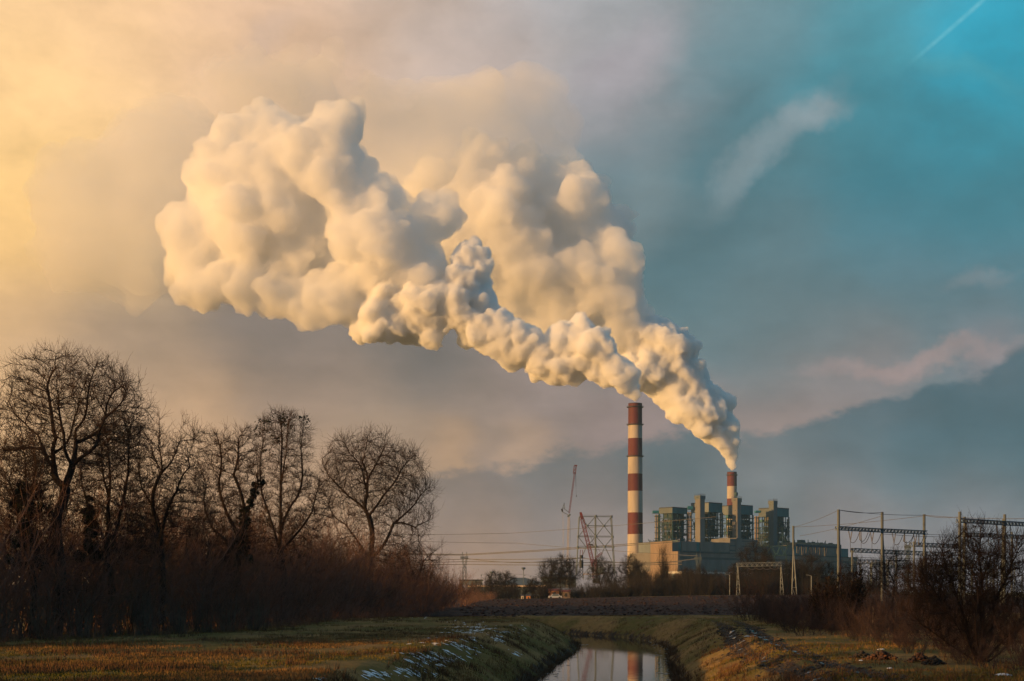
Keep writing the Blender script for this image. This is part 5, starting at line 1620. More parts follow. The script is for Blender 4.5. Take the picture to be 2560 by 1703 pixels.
# small things at the field edge
BRICK = pbr('orange_render', (0.55, 0.25, 0.10), (0.42, 0.18, 0.08), 0.6, 0.8)
def hut(label, pa, pb, ya, yb, Y, wm, rm=ROOFM, cat='hut'):
    a, b = P(pa, yb, Y), P(pb, ya, Y)
    t = thing('hut', ((a[0] + b[0]) / 2, Y, 0.2), label, cat)
    mb = MB(); boxpx(mb, pa, pb, ya + (yb - ya) * .3, yb + 6, Y, 3.5); mb.build('wall', wm, t)
    mb = MB(); x0, x1, z0, z1 = a[0] - .2, b[0] + .2, zat(ya + (yb - ya) * .3, Y), zat(ya, Y)
    mb.add([(x0, Y - .3, z0), (x1, Y - .3, z0), (x1, Y + 3.8, z0), (x0, Y + 3.8, z0), (x0, Y + 1.7, z1), (x1, Y + 1.7, z1)], [(0, 1, 5, 4), (2, 3, 4, 5), (1, 2, 5), (3, 0, 4), (3, 2, 1, 0)]); mb.build('roof', rm, t)
    mb = MB(); boxpx(mb, pa + (pb - pa) * .35, pa + (pb - pa) * .65, ya + (yb - ya) * .5, yb, Y - .06, .1); mb.build('door', ROOFM, t)
    return t
REDR = pbr('red_roof_tile', (0.20, 0.055, 0.04), (0.14, 0.04, 0.03), 0.8, 0.85)
hut('small orange hut at the field edge under the hall', 1316, 1326, 1486, 1499, 436, BRICK)
hut('small pale hut left of the orange one', 1303, 1309, 1487, 1497, 440, PALE)
hut('red-roofed house between the bare trees below the thin crane', 1372, 1398, 1472, 1490, 470, BRICK, REDR, 'house')
hut('second red-roofed house, right of the first', 1404, 1426, 1475, 1492, 480, TAN, REDR, 'house')
# parked car: pale, a few pixels
cx_, cy_ = bx(1388, 430), 430.0
t = thing('parked_car', (cx_, cy_, 0.9), 'pale car parked at the field edge below the thin crane', 'car')
zb = zat(1497, 430)
CARW = pbr('white_car_paint', (0.45, 0.47, 0.48), (0.42, 0.44, 0.45), 1, 0.3)
def slab(mb, x0, x1, y0, y1, z0, z1, tx=0.0):
    mb.hexa([(x0, y0, z0), (x1, y0, z0), (x1, y1, z0), (x0, y1, z0), (x0 + tx, y0 + .1, z1), (x1 - tx, y0 + .1, z1), (x1 - tx, y1 - .1, z1), (x0 + tx, y1 - .1, z1)])
mb = MB(); slab(mb, cx_ - 2.1, cx_ + 2.1, cy_, cy_ + 1.7, zb + .3, zb + .85, 0.1); slab(mb, cx_ - 1.3, cx_ + 1.5, cy_ + .1, cy_ + 1.6, zb + .85, zb + 1.4, 0.45); mb.build('body', CARW, t)
mb = MB(); slab(mb, cx_ - 1.0, cx_ + 1.2, cy_ + .05, cy_ + .12, zb + .92, zb + 1.3, 0.35); mb.build('window', GLASS, t)
for s in (-1.3, 1.3):
    mb = MB(); mb.bar((cx_ + s, cy_ - .02, zb + .33), (cx_ + s, cy_ + .2, zb + .33), 0.62, n=12); mb.build('wheel', ROOFM, t)

# ---- pylons
def pylon(label, px, Y, ptop, wpx=9.0, mat=GALV, bulk=0.22):
    x = bx(px, Y); zt = zat(ptop, Y); k_ = Y / F
    t = thing('pylon', (x, Y, 0), label, 'pylon')
    w = wpx * k_ / 2
    zc_ = zt - 14 * k_; zm = zt - 38 * k_
    for s in (-1, 1):
        mb = MB(); lattice(mb, (x + s * w * 1.25, Y, 0), (x + s * w * .55, Y, zm), 0.9, 0.9, 12, bulk * .5, bulk); mb.build('leg', mat, t)
        mb = MB(); lattice(mb, (x + s * w * .3, Y, zm), (x + s * w, Y, zc_), 0.8, 0.8, 8, bulk * .5, bulk); mb.build('upper_leg', mat, t)
        mb = MB(); mb.bar((x + s * w * 1.2, Y, zc_), (x + s * w * .95, Y, zt), bulk); mb.bar((x + s * w * .6, Y, zc_), (x + s * w * .95, Y, zt), bulk); mb.build('peak', mat, t)
    mb = MB(); lattice(mb, (x - w * 1.9, Y, zc_), (x + w * 1.7, Y, zc_), 0.9, 1.1, 14, bulk * .5, bulk); mb.build('cross_arm', mat, t)
    mb = MB()
    for i in range(5):
        z0, z1 = zm * i / 5, zm * (i + 1) / 5
        f0 = 1.25 + (.55 - 1.25) * i / 5; f1 = 1.25 + (.55 - 1.25) * (i + 1) / 5
        mb.bar((x - w * f0, Y, z0), (x + w * f1, Y, z1), bulk * .7); mb.bar((x + w * f0, Y, z0), (x - w * f1, Y, z1), bulk * .7)
    mb.build('bracing', mat, t)
    return t
pylon('small lattice pylon standing alone right of the left thicket', 1161.5, 900, 1380, 11)
pylon('faint lattice pylon in front of the machine hall', 1746, 800, 1382, 10, GALV, 0.18)
pylon('lattice pylon rising above the substation behind the third tall post', 2270, 700, 1353, 9, GALV, 0.2)
# wires
def span(label, pts, r, sag, group):
    mb = MB()
    for (a, Ya), (b, Yb_) in zip(pts[:-1], pts[1:]): wire(mb, P(*a, Ya), P(*b, Yb_), sag, r)
    o = mb.build('power_line', WIRE)
    return tag(o, label, 'power line', group)
G1 = 'power lines crossing behind the cranes'
for i, (a, m_, b) in enumerate([((880, 1378), (1161, 1386), (1700, 1350)), ((880, 1380), (1161, 1388), (1700, 1354)), ((900, 1402), (1161, 1398), (1454, 1395)), ((900, 1404), (1170, 1404), (1705, 1405)),
                             ((900, 1408), (1170, 1411), (1705, 1411)), ((1161, 1396), (1300, 1407), (1454, 1395)), ((1454, 1395), (1600, 1410), (1746, 1396)), ((900, 1336), (1280, 1333), (1790, 1292)),
                             ((900, 1348), (1290, 1358), (1746, 1390))]):
    span('thin power line strung across the sky behind the cranes', [(a, 900), (m_, 880), (b, 820)], 0.11 if i < 7 else 0.06, 0.5, G1)
G2 = 'overhead wires of the substation'
for i, (a, Ya, b, Yb_) in enumerate([((1984, 1318), 392, (2096, 1276), 294), ((1984, 1318), 392, (2310, 1290), 314), ((2096, 1275), 294, (2310, 1288), 314), ((2096, 1275), 294, (2205, 1281), 304),
                                 ((2310, 1288), 314, (2400, 1292), 262), ((2310, 1288), 314, (2600, 1296), 280), ((2100, 1320), 294, (2400, 1338), 330), 
                                 ((2130, 1393), 430, (2400, 1395), 460), ((2130, 1397), 430, (2400, 1399), 460), ((2130, 1418), 500, (2400, 1424), 560), ((2205, 1335), 304, (2460, 1341), 330), 
                                 ((2130, 1430), 500, (2420, 1432), 560), ((2000, 1340), 380, (2205, 1290), 304)]):
    span('thin sagging wire between the substation gantries', [(a, Ya), (b, Yb_)], 0.026 * max(1, min(Ya, Yb_) / 300), 0.35, G2)
# suspended V insulators below the nearest gantry, each with its dropper
for i, px in enumerate((2126, 2153, 2180, 2235, 2262, 2288)):
    Y = np.interp(px, [2092, 2315], [294, 314]); top = np.interp(px, [2092, 2315], [1325, 1336])
    v = i % 3 != 1
    c0 = P(px, top, Y); t = thing('insulator_string', tuple(c0), 'dark V-shaped insulator string under the nearest gantry beam' if v else 'straight dark insulator string under the nearest gantry beam', 'insulator', 'V-shaped insulator strings' if v else 'straight insulator strings')
    for s in ((-4.5, 4.5) if v else (-0.5,)):
        mb = MB(); string_ins(mb, P(px + s, top, Y), P(px + (0.6 if s < 0 else 0), top + 25, Y), 0.12, 12); mb.build('string', INS, t)
    mb = MB(); mb.bar(P(px, top + 25, Y), P(px, top + 55, Y), 0.07); wire(mb, P(px, top + 27, Y), P(px + 22, top + 6, Y), 1.0, 0.035, 8); mb.build('dropper', WIRE, t)
# busbar supports inside the substation
rs = random.Random(77)
for i in range(22):
    px = rs.uniform(2140, 2560); Y = rs.uniform(420, 560); tp = rs.uniform(1405, 1440)
    c0 = P(px, tp, Y); t = thing('bus_support', (c0[0], Y, 0.3), 'slim equipment post with a crossbar low in the substation', 'equipment post', 'equipment posts in the substation')
    mb = MB(); mb.bar((c0[0], Y, 0.3), c0, 0.32, n=6); mb.build('post', GALV, t)
    mb = MB(); mb.bar(c0 - np.array([1.6, 0, 0]), c0 + np.array([1.6, 0, 0]), 0.25); mb.build('crossbar', GALV, t)
    for s in (-1.4, 0, 1.4):
        mb = MB(); string_ins(mb, c0 + np.array([s, 0, 0]), c0 + np.array([s, 0, 1.3]), 0.17, 5); mb.build('insulator', INS, t)
# dark transverse structure (pylon with W crown) before the machine hall
Yw = 1300.0
c0 = P(1930, HY, Yw); t = thing('roof_truss_frame', (c0[0], Yw, 0), 'zigzag steel truss in front of the machine hall, below the rightmost lift tower', 'truss')
mb = MB()
zz = [(1903, 1366), (1916, 1388), (1928, 1366), (1941, 1388), (1951, 1366), (1962, 1386), (1970, 1362)]
for a, b in zip(zz[:-1], zz[1:]): mb.bar(P(*a, Yw), P(*b, Yw), 1.0)
mb.bar(P(1900, 1366, Yw), P(1972, 1366, Yw), 0.9); mb.bar(P(1905, 1388, Yw), P(1966, 1388, Yw), 0.8)
mb.build('truss', STEEL, t)
for px in (1906, 1936, 1966):
    mb = MB(); mb.bar((bx(px, Yw), Yw, 0), P(px, 1388, Yw), 0.8); mb.build('post', STEEL, t)
mb = MB(); mb.bar(P(1956, 1330, Yw), P(1944, 1366, Yw), 0.5); mb.bar(P(1956, 1330, Yw), P(1968, 1366, Yw), 0.5); mb.bar(P(1956, 1318, Yw), P(1956, 1366, Yw), 0.5); mb.build('mast', STEEL, t)
# ------------------------------------------------------------------ steam plumes
def dpt(px, py, Y):
    """display pixel at distance Y to a point"""
    return Vector(((px * 1.0861 - CX) / F * Y, Y, CAMZ + (HY - py * 1.0861) / F * Y))

def unit_dirs(n):
    i = np.arange(n) + 0.5
    ph = np.arccos(1 - 2 * i / n)
    th = math.pi * (1 + 5 ** 0.5) * i
    return np.stack([np.cos(th) * np.sin(ph), np.sin(th) * np.sin(ph), np.cos(ph)], 1)

def puffs(seeds, Y, rng, levels, fan=(9, 6), ratio=(0.30, 0.55), dy=0.5):
    """fractal set of spheres: every large billow carries smaller billows on its skin"""
    out = []
    for s in seeds:
        px, py, r = s[:3]
        off = s[3] if len(s) > 3 else 0.0
        Yc = Y(px) if callable(Y) else Y
        c = dpt(px, py, Yc)
        R = r * 1.0861 / F * Yc
        c = np.array(c) + np.array([0, off * R + rng.uniform(-dy, dy) * R, 0])
        out.append((c, R, 0))
    front = list(out)
    for lv in range(levels):
        nxt = []
        for c, R, _ in front:
            for _k in range(fan[lv]):
                d = rng.normal(size=3)
                d /= np.linalg.norm(d)
                d[1] = -abs(d[1]) if rng.random() < 0.65 else d[1]
                rr = R * rng.uniform(*ratio)
                cc = c + d * (R * rng.uniform(0.80, 0.98))
                nxt.append((cc, rr, lv + 1))
        out += nxt
        front = nxt
    return out

ICO = {}
def ico(sub):
    if sub not in ICO:
        bm = bmesh.new()
        bmesh.ops.create_icosphere(bm, subdivisions=sub, radius=1.0)
        v = np.array([q.co[:] for q in bm.verts])
        f = np.array([[q.index for q in fc.verts] for fc in bm.faces])
        bm.free()
        ICO[sub] = (v, f)
    return ICO[sub]

def keep_main(me):
    """drop crumbs that came loose from the main billow"""
    n = len(me.vertices)
    e = np.zeros(len(me.edges) * 2, np.int32); me.edges.foreach_get('vertices', e); e = e.reshape(-1, 2)
    lab = np.arange(n)
    for _ in range(400):
        m_ = np.minimum(lab[e[:, 0]], lab[e[:, 1]])
        new = lab.copy()
        np.minimum.at(new, e[:, 0], m_); np.minimum.at(new, e[:, 1], m_)
        new = new[new]
        if (new == lab).all(): break
        lab = new
    cnt = np.bincount(lab, minlength=n)
    bad = np.where(cnt[lab] < 0.01 * n)[0]
    if len(bad):
        bm = bmesh.new(); bm.from_mesh(me); bm.verts.ensure_lookup_table()
        bmesh.ops.delete(bm, geom=[bm.verts[i] for i in bad], context='VERTS')
        bm.to_mesh(me); bm.free(); me.update()

def billow_mesh(name, spheres, voxel, disp, mat, parent=None, clean=True):
    """union of the spheres as one closed skin, roughened by two octaves of displacement"""
    Vs, Fs, n = [], [], 0
    for c, R, lv in spheres:
        v, f = ico(3 if R > voxel * 5 else 2 if R > voxel * 2 else 1)
        Vs.append(v * R + c); Fs.append(f + n); n += len(v)
    me = mesh_np(name + '_src', np.concatenate(Vs), np.concatenate(Fs))
    o = bpy.data.objects.new(name, me)
    COL.objects.link(o)
    md = o.modifiers.new('r', 'REMESH'); md.mode = 'VOXEL'; md.voxel_size = voxel
    for sc, st in disp:
        tx = bpy.data.textures.new(name + 'n', 'CLOUDS')
        tx.noise_type = 'HARD_NOISE'
        tx.noise_scale = sc; tx.noise_depth = 3
        tx.noise_basis = 'BLENDER_ORIGINAL'
        dm = o.modifiers.new('d', 'DISPLACE'); dm.texture = tx; dm.strength = st; dm.mid_level = 0.3
        dm.texture_coords = 'LOCAL'
    if clean:
        m3 = o.modifiers.new('r2', 'REMESH'); m3.mode = 'VOXEL'; m3.voxel_size = voxel * 1.05
    dg = bpy.context.evaluated_depsgraph_get()
    me2 = bpy.data.meshes.new_from_object(o.evaluated_get(dg))
    me2.name = name
    o.modifiers.clear()
    o.data = me2
    bpy.data.meshes.remove(me)
    me2.materials.clear(); me2.materials.append(mat)
    if parent is not None: o.parent = parent
    keep_main(me2)
    print('POLY', name, len(me2.polygons))
    return o

def vol_mat(name, density, color=(1, 1, 1), g=0.0):
    m = bpy.data.materials.new(name); m.use_nodes = True
    T = NT(m.node_tree); m.node_tree.nodes.clear()
    pv = T.add('ShaderNodeVolumePrincipled')
    pv.inputs['Color'].default_value = (*color, 1)
    pv.inputs['Density'].default_value = density
    pv.inputs['Anisotropy'].default_value = g
    ou = T.add('ShaderNodeOutputMaterial')
    T.l.new(pv.outputs[0], ou.inputs['Volume'])
    m.cycles.homogeneous_volume = True
    return m

rng = np.random.default_rng(7)
A_near = [(1462, 918, 9), (1462, 908, 12), (1452, 893, 19), (1436, 872, 28), (1412, 852, 34), (1388, 838, 40),
          (1368, 800, 40), (1335, 775, 42), (1300, 790, 42), (1330, 835, 42, .5), (1285, 845, 42, .5), (1245, 835, 38, .5), (1215, 790, 42),
          (1170, 775, 42), (1180, 815, 36, .5), (1130, 765, 50), (1098, 735, 52), (1080, 590, 38), (1075, 640, 50), (1090, 690, 55),
          (1030, 700, 58), (980, 720, 58), (935, 735, 55), (995, 765, 32), (880, 735, 55), (845, 745, 42), (880, 685, 52)]
A_far = [(830, 660, 75), (770, 690, 58), (700, 690, 52), (640, 680, 58), (560, 660, 56), (470, 660, 58),
         (440, 600, 62), (435, 540, 58), (500, 430, 62), (530, 360, 66), (612, 300, 58), (685, 335, 60), (775, 290, 60),
         (750, 380, 90), (630, 430, 90), (560, 520, 95), (690, 530, 105), (820, 500, 80), (885, 460, 48), (860, 570, 80), (950, 590, 70),
         (1000, 500, 55), (950, 650, 60)]
A_old = [(320, 340, 90), (250, 430, 105), (160, 460, 90), (230, 560, 100), (320, 600, 90), (160, 590, 70), (380, 420, 100), (420, 320, 80), (330, 500, 90)]
B_near = [(1684, 1072, 8), (1684, 1062, 11), (1682, 1048, 14), (1674, 1030, 22), (1660, 1003, 32), (1640, 978, 40),
          (1612, 955, 45), (1640, 930, 42), (1590, 920, 52), (1560, 885, 58), (1545, 845, 60), (1535, 800, 55), (1480, 860, 45), (1500, 795, 58)]
B_far = [(1450, 760, 70), (1425, 715, 72), (1400, 655, 78), (1385, 600, 78), (1345, 560, 80), (1400, 520, 56), (1340, 480, 72),
         (1285, 425, 72), (1240, 480, 90), (1260, 560, 90), (1230, 640, 85), (1180, 560, 90), (1130, 500, 90), (1100, 420, 85),
         (1080, 480, 80), (1150, 640, 70), (1330, 680, 80), (1260, 740, 60),
         (1200, 400, 60), (1000, 470, 80), (1040, 560, 70), (1090, 600, 60), (1300, 640, 70), (1220, 700, 50), (1180, 690, 50)]
B_top = [(1180, 360, 90), (1245, 330, 70), (1000, 370, 110), (950, 290, 90), (1060, 270, 100), (1160, 270, 90), (900, 380, 100), (850, 280, 80), (1100, 400, 100), (1290, 380, 50), (1230, 250, 70), (700, 230, 90), (560, 230, 80)]
# both plumes drift left and a little away from the viewer
YAf = lambda px: 1620 + max(0, 1460 - px) * 0.06
YOf = lambda px: 1740.0
YBf = lambda px: 2400 - max(0, 1640 - px) * 0.10
def plume(name, loc, label, parts):
    e = bpy.data.objects.new(name, None); COL.objects.link(e); e.location = loc
    tag(e, label, 'steam plume')
    for nm, sp, vox, disp, mat in parts:
        o = billow_mesh(nm, sp, vox, disp, mat)
        o.parent = e; o.location = -Vector(loc)
    return e
pA1 = puffs(A_near, YAf, rng, 3, (14, 7, 4), (0.28, 0.5), 0.35)
pA2 = puffs(A_far, YAf, rng, 2, (16, 5), (0.25, 0.5), 0.5)
pA3 = puffs(A_old, YOf, rng, 2, (12, 4), (0.3, 0.55), 0.5)
pB1 = puffs(B_near, YBf, rng, 3, (14, 7, 3), (0.28, 0.5), 0.35)
pB2 = puffs(B_far, YBf, rng, 2, (16, 5), (0.25, 0.5), 0.5)
pB3 = puffs(B_top, YBf, rng, 2, (14, 4), (0.3, 0.6), 0.5)
la = dpt(1462, 930, 1620); lb = dpt(1685, 1087, 2400)
plume('steam_plume', la, 'thick white-gold steam plume trailing left from the tall near chimney', [
    ('dense_steam', pA1, 1.6, ((18.0, 8.0), (6.0, 5.0), (2.6, 2.4)), vol_mat('steam_dense', 0.30)),
    ('spreading_steam', pA2, 2.9, ((44.0, 20.0), (15.0, 13.0), (6.0, 6.0)), vol_mat('steam_mid', 0.085)),
    ('thin_steam', pA3, 7.0, ((70.0, 45.0), (22.0, 18.0)), vol_mat('steam_thin', 0.014))])
plume('steam_plume', lb, 'tall grey-white steam plume leaning left from the farther chimney', [
    ('dense_steam', pB1, 2.3, ((24.0, 11.0), (8.0, 7.0), (3.6, 3.4)), vol_mat('steam_dense_b', 0.26)),
    ('spreading_steam', pB2, 4.0, ((60.0, 30.0), (20.0, 18.0), (8.0, 8.0)), vol_mat('steam_mid_b', 0.060)),
    ('thin_steam', pB3, 8.0, ((80.0, 60.0), (26.0, 22.0)), vol_mat('steam_thin_b', 0.009))])
# ------------------------------------------------------------------ grass, snow, mud and litter
def grass(name, n, seed, mat, h, w, dens, lean=0.5):
    rng = np.random.default_rng(seed)
    N = n * 6
    y = np.exp(rng.uniform(math.log(44), math.log(235), N))
    x = (rng.uniform(-120, 2680, N) - CX) / F * y
    ok = (canal_dist(x, y) > HALF + 0.5) & (x > edge_left(y) - 1.0) & (x < edge_right(y) + 2.5)
    ok &= rng.uniform(0, 1, N) < dens(x, y)
    right = x > VPK * y + 0.5
    if name not in ('green_grass', 'bank_tufts'): ok &= ~right | (rng.uniform(0, 1, N) < 0.22)
    x, y = x[ok][:n], y[ok][:n]
    k = 5
    cx_, cy_ = np.repeat(x, k), np.repeat(y, k)
    m_ = len(cx_)
    cx_ = cx_ + rng.normal(size=m_) * 0.10; cy_ = cy_ + rng.normal(size=m_) * 0.10
    z = hgt(cx_, cy_) - 0.02
    a = rng.uniform(0, 6.283, m_); hh = h * 0.75 * rng.uniform(0.4, 1.3, m_); ww = w * rng.uniform(0.6, 1.3, m_)
    l = lean * rng.uniform(0.1, 1, m_) * hh; b = rng.uniform(0, 6.283, m_)
    V = np.stack([np.stack([cx_ - np.cos(a) * ww, cy_ - np.sin(a) * ww, z], 1), np.stack([cx_ + np.cos(a) * ww, cy_ + np.sin(a) * ww, z], 1),
                  np.stack([cx_ + np.cos(b) * l, cy_ + np.sin(b) * l, z + hh], 1)], 1).reshape(-1, 3)
    o = link(name, mesh_np(name, V, np.arange(m_ * 3).reshape(-1, 3)), None, mat)
    return tag(o, kind='stuff')
G_GOLD = pbr('dry_grass', (0.27, 0.155, 0.055), (0.14, 0.08, 0.035), 0.4, 0.9, spec=0.1)
G_GREEN = pbr('green_grass', (0.10, 0.095, 0.016), (0.17, 0.12, 0.025), 0.3, 0.9, spec=0.1)
G_BROWN = pbr('dead_stalks', (0.15, 0.075, 0.035), (0.07, 0.04, 0.025), 0.5, 0.9, spec=0.1)
patch = lambda x, y, s, sc: fbm(x / sc, y / (sc * 1.6), s, 3) + 0.5
grass('dry_grass', 26000, 1, G_GOLD, 0.17, 0.016, lambda x, y: sst(patch(x, y, 51, 5), 0.42, 0.60))
grass('green_grass', 20000, 2, G_GREEN, 0.13, 0.018, lambda x, y: sst(patch(x, y, 52, 6), 0.45, 0.60))
grass('dead_stalks', 9000, 3, G_BROWN, 0.34, 0.014, lambda x, y: sst(patch(x, y, 53, 3), 0.50, 0.66))
grass('tall_dry_grass', 5000, 4, G_GOLD, 0.48, 0.018, lambda x, y: np.clip(np.exp(-np.minimum(np.abs(x - edge_left(y) - 0.8), np.abs(x - edge_right(y) + 0.2)) / 0.9), 0, 1) * (0.3 + patch(x, y, 54, 4)), 0.6)
grass('bank_tufts', 9000, 5, G_BROWN, 0.42, 0.018, lambda x, y: 1.6 * np.clip(1 - np.abs(canal_dist(x, y) - HALF - 2.4) / 2.6, 0, 1) * sst(patch(x, y, 55, 1.6), 0.45, 0.62), 0.9)
# reeds and overhanging grass at the water's edge
def shore_pts(n, seed, lo, hi):
    rng = np.random.default_rng(seed)
    y = np.exp(rng.uniform(math.log(60), math.log(185), n * 14)); x = (rng.uniform(1180, 1800, n * 14) - CX) / F * y
    d = canal_dist(x, y) - HALF
    ok = (d > lo) & (d < hi)
    return x[ok][:n], y[ok][:n], rng
x, y, rng = shore_pts(2600, 6, -0.35, 0.55)
k = 4
cx_, cy_ = np.repeat(x, k) + rng.normal(size=len(x) * k) * .08, np.repeat(y, k) + rng.normal(size=len(x) * k) * .08
z = np.maximum(hgt(cx_, cy_), WATER_Z) - 0.03
m_ = len(cx_); a = rng.uniform(0, 6.28, m_); hh = rng.uniform(0.12, 0.5, m_); b = rng.uniform(0, 6.28, m_)
V = np.stack([np.stack([cx_ - np.cos(a) * .016, cy_ - np.sin(a) * .016, z], 1), np.stack([cx_ + np.cos(a) * .016, cy_ + np.sin(a) * .016, z], 1),
              np.stack([cx_ + np.cos(b) * hh * .6, cy_ + np.sin(b) * hh * .6, z + hh], 1)], 1).reshape(-1, 3)
tag(link('reeds', mesh_np('reeds', V, np.arange(m_ * 3).reshape(-1, 3)), None, G_BROWN), kind='stuff')
# floating leaves and thin ice
ICE = pbr('thin_ice', (0.16, 0.17, 0.17), (0.08, 0.085, 0.08), 3.0, 0.5)
x, y, rng = shore_pts(240, 8, -1.3, -0.1)
flakes('floating_weed', [(a_, b_, c_) for a_, b_, c_ in zip(x, y, rng.uniform(0.3, 1.4, len(x)))], ICE, 0.14, 0.012, 5, 2.0, 1.4, follow=False)
# snow left on the shaded left bank
SNOW = pbr('old_snow', (0.82, 0.84, 0.86), (0.70, 0.73, 0.76), 3.0, 0.7)
rng = np.random.default_rng(12)
pts = []
for (px, py, n, sx, sy) in ((1085, 1640, 46, 70, 22), (1180, 1580, 52, 50, 16), (1230, 1600, 30, 45, 18), (1130, 1612, 34, 50, 16), (1010, 1680, 16, 60, 10), (930, 1690, 14, 45, 8), (1050, 1692, 8, 40, 8),
                            (1190, 1565, 24, 30, 8), (1290, 1575, 10, 25, 10), (1290, 1640, 5, 10, 8), (820, 1695, 10, 40, 5), (1055, 1545, 4, 20, 2), (1150, 1555, 6, 40, 3)):
    for _ in range(int(n * 2.6)):
        ppx, ppy = px + rng.normal() * sx * 0.6, py + rng.normal() * sy * 0.6
        if ppy > 1702: continue
        q = ground_at(ppx, ppy)
        if canal_dist(q[0], q[1]) > HALF + 0.6 and fbm(np.array(q[0] / 0.9), np.array(q[1] / 3.0), 91, 3) > -0.01: pts.append((q[0], q[1], rng.uniform(0.25, 1.0) ** 1.5 * 1.2))
for k_, (lo, hi) in enumerate(((0, 0.25), (0.25, 2))):
    flakes('snow_patches', [p_ for p_ in pts if lo <= p_[2] < hi], SNOW, 0.06 if k_ == 0 else 0.085, 0.03, 7 + k_, 2.4, -0.2)
# puddles and wet snow in the track
q = ground_at(1869, 1591)
flakes('snow_patches', [(q[0] + dx_, q[1] + dy_, s) for dx_, dy_, s in ((0, 0, 1), (.6, .8, .8), (-.5, -.6, .6), (1.1, 0.2, .5))], SNOW, 0.22, 0.02, 21, 1.5, 0)
PUD = pbr('puddle_water', (0.05, 0.045, 0.04), (0.035, 0.03, 0.03), 1.0, 0.08)
pp = []
rng = np.random.default_rng(31)
for i in range(46):
    yy = rng.uniform(50, 112); oo = rng.choice([5.9, 7.7]) + rng.normal() * 0.12
    xx = oo + VPK * yy + 0.6 * math.sin(yy / 17.0)
    pp.append((xx, yy, rng.uniform(0.3, 1.2)))
flakes('puddles', pp, PUD, 0.22, 0.045, 23, 1.8, 1.45)
# clods of mud thrown up along the ruts
CLOD = pbr('mud_clods', (0.045, 0.030, 0.020), (0.022, 0.016, 0.012), 2.0, 0.9)
def lumps(name, P_, R_, mat, label=None, kind='stuff', flat=0.6, seed=0):
    rng_ = np.random.default_rng(seed)
    v, f = ico(1)
    Vs, Fs = [], []
    for i, (c, r) in enumerate(zip(P_, R_)):
        vv = v * (1 + rng_.uniform(-0.3, 0.3, (len(v), 1))) * np.array([1, 1, flat]) * r + c
        Vs.append(vv); Fs.append(f + i * len(v))
    return tag(link(name, mesh_np(name, np.concatenate(Vs), np.concatenate(Fs)), None, mat), label=label, kind=kind)
cp, cr_ = [], []
for i in range(900):
    yy = 48 + 75 * rng.random() ** 1.3; oo = rng.choice([5.9, 7.7]) + rng.choice([-1, 1]) * abs(rng.normal() * 0.35 + 0.35)
    xx = oo + VPK * yy + 0.6 * math.sin(yy / 17.0)
    cp.append(np.array([xx, yy, float(hgt(xx, yy))])); cr_.append(rng.uniform(0.04, 0.16))
lumps('mud_clods', cp, cr_, CLOD)
cp, cr_ = [], []
for i in range(4000):
    yy = 188 + 205 * rng.random() ** 1.5; xx = (rng.uniform(1150, 2080) - CX) / F * yy
    if yy < field_edge(xx) + 2: continue
    cp.append(np.array([xx, yy, float(field_h(xx, yy))])); cr_.append(rng.uniform(0.10, 0.34))
lumps('soil_clods', cp, cr_, soil, seed=3)
# heaps of rubble by the right thicket
RUST = pbr('rusty_rubble', (0.14, 0.055, 0.026), (0.05, 0.028, 0.018), 2.5, 0.9)
def heap(name, px, py, w, h, mat, label, seed, n=260):
    q = ground_at(px, py); r = np.random.default_rng(seed)
    P_, R_ = [], []
    for i in range(n):
        a = r.uniform(0, 6.28); d = min(1.0, abs(r.normal()) * 0.42)
        P_.append(q + np.array([math.cos(a) * d * w, math.sin(a) * d * w * .7, max(0, h * (1 - d)) * r.uniform(0.4, 1)])); R_.append(r.uniform(0.03, 0.10))
    o = lumps(name, P_, R_, mat, None, 'thing', 0.7, seed)
    o['kind'] = 'thing'
    return tag(o, label, 'heap')
heap('rubble_heap', 2205, 1650, 0.9, 0.42, RUST, 'rust-brown rubble heap with snow behind it, at the foot of the right thicket', 51)
heap('rubble_heap', 2300, 1655, 0.7, 0.40, RUST, 'smaller orange-brown rubble heap right of the first one', 52, 180)
heap('rubble_heap', 2155, 1645, 0.6, 0.3, CLOD, 'dark heap of earth left of the rust-brown rubble', 53, 150)
heap('rubble_heap', 2335, 1662, 0.6, 0.34, CLOD, 'dark heap of earth right of the orange-brown rubble', 54, 150)
PLAS = pbr('white_plastic', (0.75, 0.77, 0.80), (0.6, 0.62, 0.66), 2, 0.4)
def scrap(px, py, w, d, h, label, seed):
    q = ground_at(px, py); r = random.Random(seed)
    n = 9; V = []
    for ring_r, hh in ((1.0, 0.0), (0.8, 0.6), (0.3, 1.0)):
        for i in range(n):
            a = 2 * math.pi * i / n
            V.append((q[0] + math.cos(a) * w * ring_r * r.uniform(.8, 1.2), q[1] + math.sin(a) * d * ring_r * r.uniform(.8, 1.2), q[2] - 0.02 + h * hh * r.uniform(.8, 1.2)))
    Fc = [(j * n + i, j * n + (i + 1) % n, (j + 1) * n + (i + 1) % n, (j + 1) * n + i) for j in range(2) for i in range(n)] + [tuple(range(2 * n, 3 * n))]
    me = bpy.data.meshes.new('plastic_litter'); me.from_pydata(V, [], Fc); me.update()
    tag(link('plastic_litter', me, None, PLAS), label, 'litter')
scrap(2203, 1624, 0.26, 0.1, 0.06, 'flat white scrap behind the rust-brown rubble heap', 1)
scrap(2152, 1652, 0.13, 0.1, 0.05, 'small white scrap at the left foot of the rubble', 2)
scrap(2224, 1671, 0.13, 0.1, 0.05, 'small white scrap on the grass below the rubble', 3)
scrap(2508, 1690, 0.36, 0.14, 0.10, 'curved white sheet in the grass at the lower right corner', 4)
scrap(2252, 1613, 0.10, 0.06, 0.04, 'tiny white scrap at the edge of the right thicket', 5)
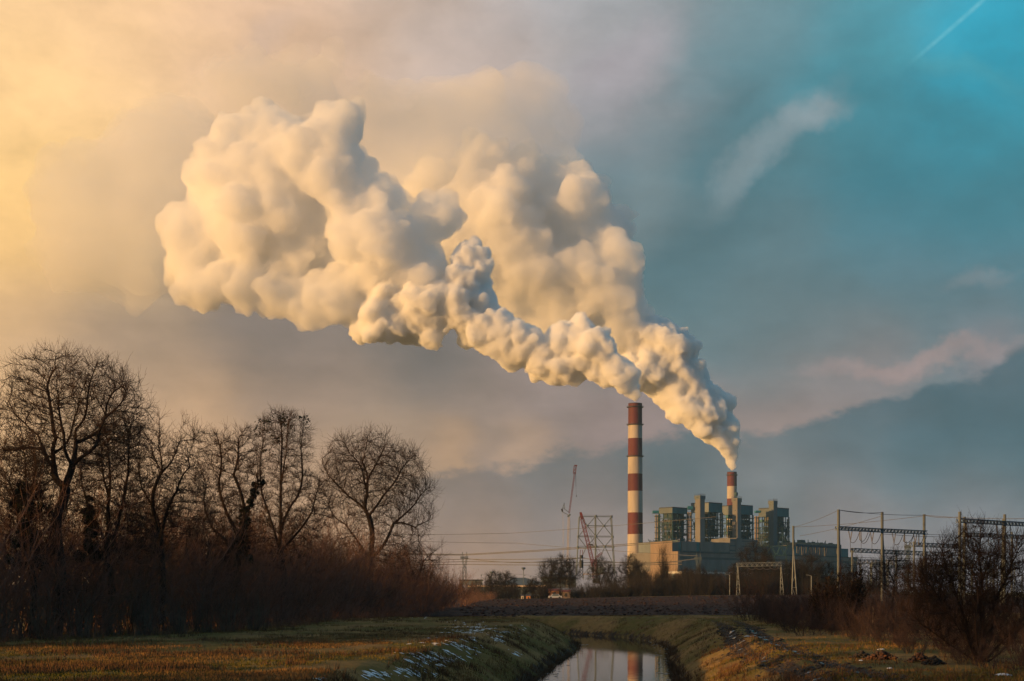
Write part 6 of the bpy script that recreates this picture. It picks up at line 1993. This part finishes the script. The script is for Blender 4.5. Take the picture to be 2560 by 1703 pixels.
# pale lit stalks standing in front of the thickets
for i, (px, py, hpx, ln) in enumerate([(330, 1612, 38, 6), (505, 1608, 22, 8), (245, 1618, 28, -4), (228, 1620, 32, 3), (700, 1590, 18, 5), (2235, 1600, 95, 6), (2250, 1610, 80, 14), (2225, 1600, 60, -6), (2180, 1590, 70, 4)]):
    q = ground_at(px, py); k_ = q[1] / F
    mb = MB(); a = q; 
    for j in range(4):
        b = a + np.array([ln * k_ / 4 * (1 + j * .3), 0.05, hpx * k_ / 4]); mb.bar(a, b, 0.030 - j * .005, n=5); a = b
    for j in range(3):
        s = q + (a - q) * (0.4 + 0.2 * j); mb.bar(s, s + np.array([k_ * (5 - j * 3), 0, hpx * k_ * 0.25]), 0.012, n=4)
    tag(mb.build('dead_stem', CANE), 'single pale dead stem standing %s' % ('against the left thicket' if px < 1000 else 'against the right thicket'), 'stem', 'pale dead stems at the ' + ('left' if px < 1000 else 'right') + ' thicket')
# the weed stalk in the grass, lower left
for px, py, hpx, lb in ((162, 1674, 50, 'thin dark weed stalk with seed heads standing in the lower left grass'), (495, 1650, 40, 'second thin dark weed stalk, nearer the middle of the left meadow')):
    q = ground_at(px, py); k_ = q[1] / F
    mb = MB(); mb.bar(q, q + np.array([0.03, 0, hpx * k_]), 0.018, n=5)
    for j in range(7):
        p = q + np.array([0.03 * j / 7, 0, hpx * k_ * (0.35 + 0.09 * j)]); mb.bar(p, p + np.array([(-1) ** j * 0.07, 0, 0.05]), 0.03, n=5)
    tag(mb.build('weed_stalk', BARK), lb, 'weed')
# little white steam wisp on the roofs and a clear sky haze
w1 = puffs([((1795) / 1.0861, 1352 / 1.0861, 9), (1812 / 1.0861, 1350 / 1.0861, 8), (1780 / 1.0861, 1358 / 1.0861, 7), (1825 / 1.0861, 1354 / 1.0861, 5)], 1600.0, np.random.default_rng(3), 1, (14,), (0.3, 0.55), 0.2)
tag(billow_mesh('steam_wisp', w1, 1.2, ((6.0, 3.0),), vol_mat('thin_steam', 0.10)), 'small white steam wisp drifting over the machine hall roof', 'steam', kind='thing')
# ------------------------------------------------------------------ the air
mb = MB()
X0, X1, YY0, YY1, Z0, Z1 = -3050, 3050, -70, 4050, -4.0, 800.0
mb.hexa([(X0, YY0, Z0), (X1, YY0, Z0), (X1, YY1, Z0), (X0, YY1, Z0), (X0, YY0, Z1), (X1, YY0, Z1), (X1, YY1, Z1), (X0, YY1, Z1)])
hz = mb.build('haze', vol_mat('hazy_air', 0.000045, (0.45, 0.78, 1.0), 0.1))
tag(hz, kind='stuff')
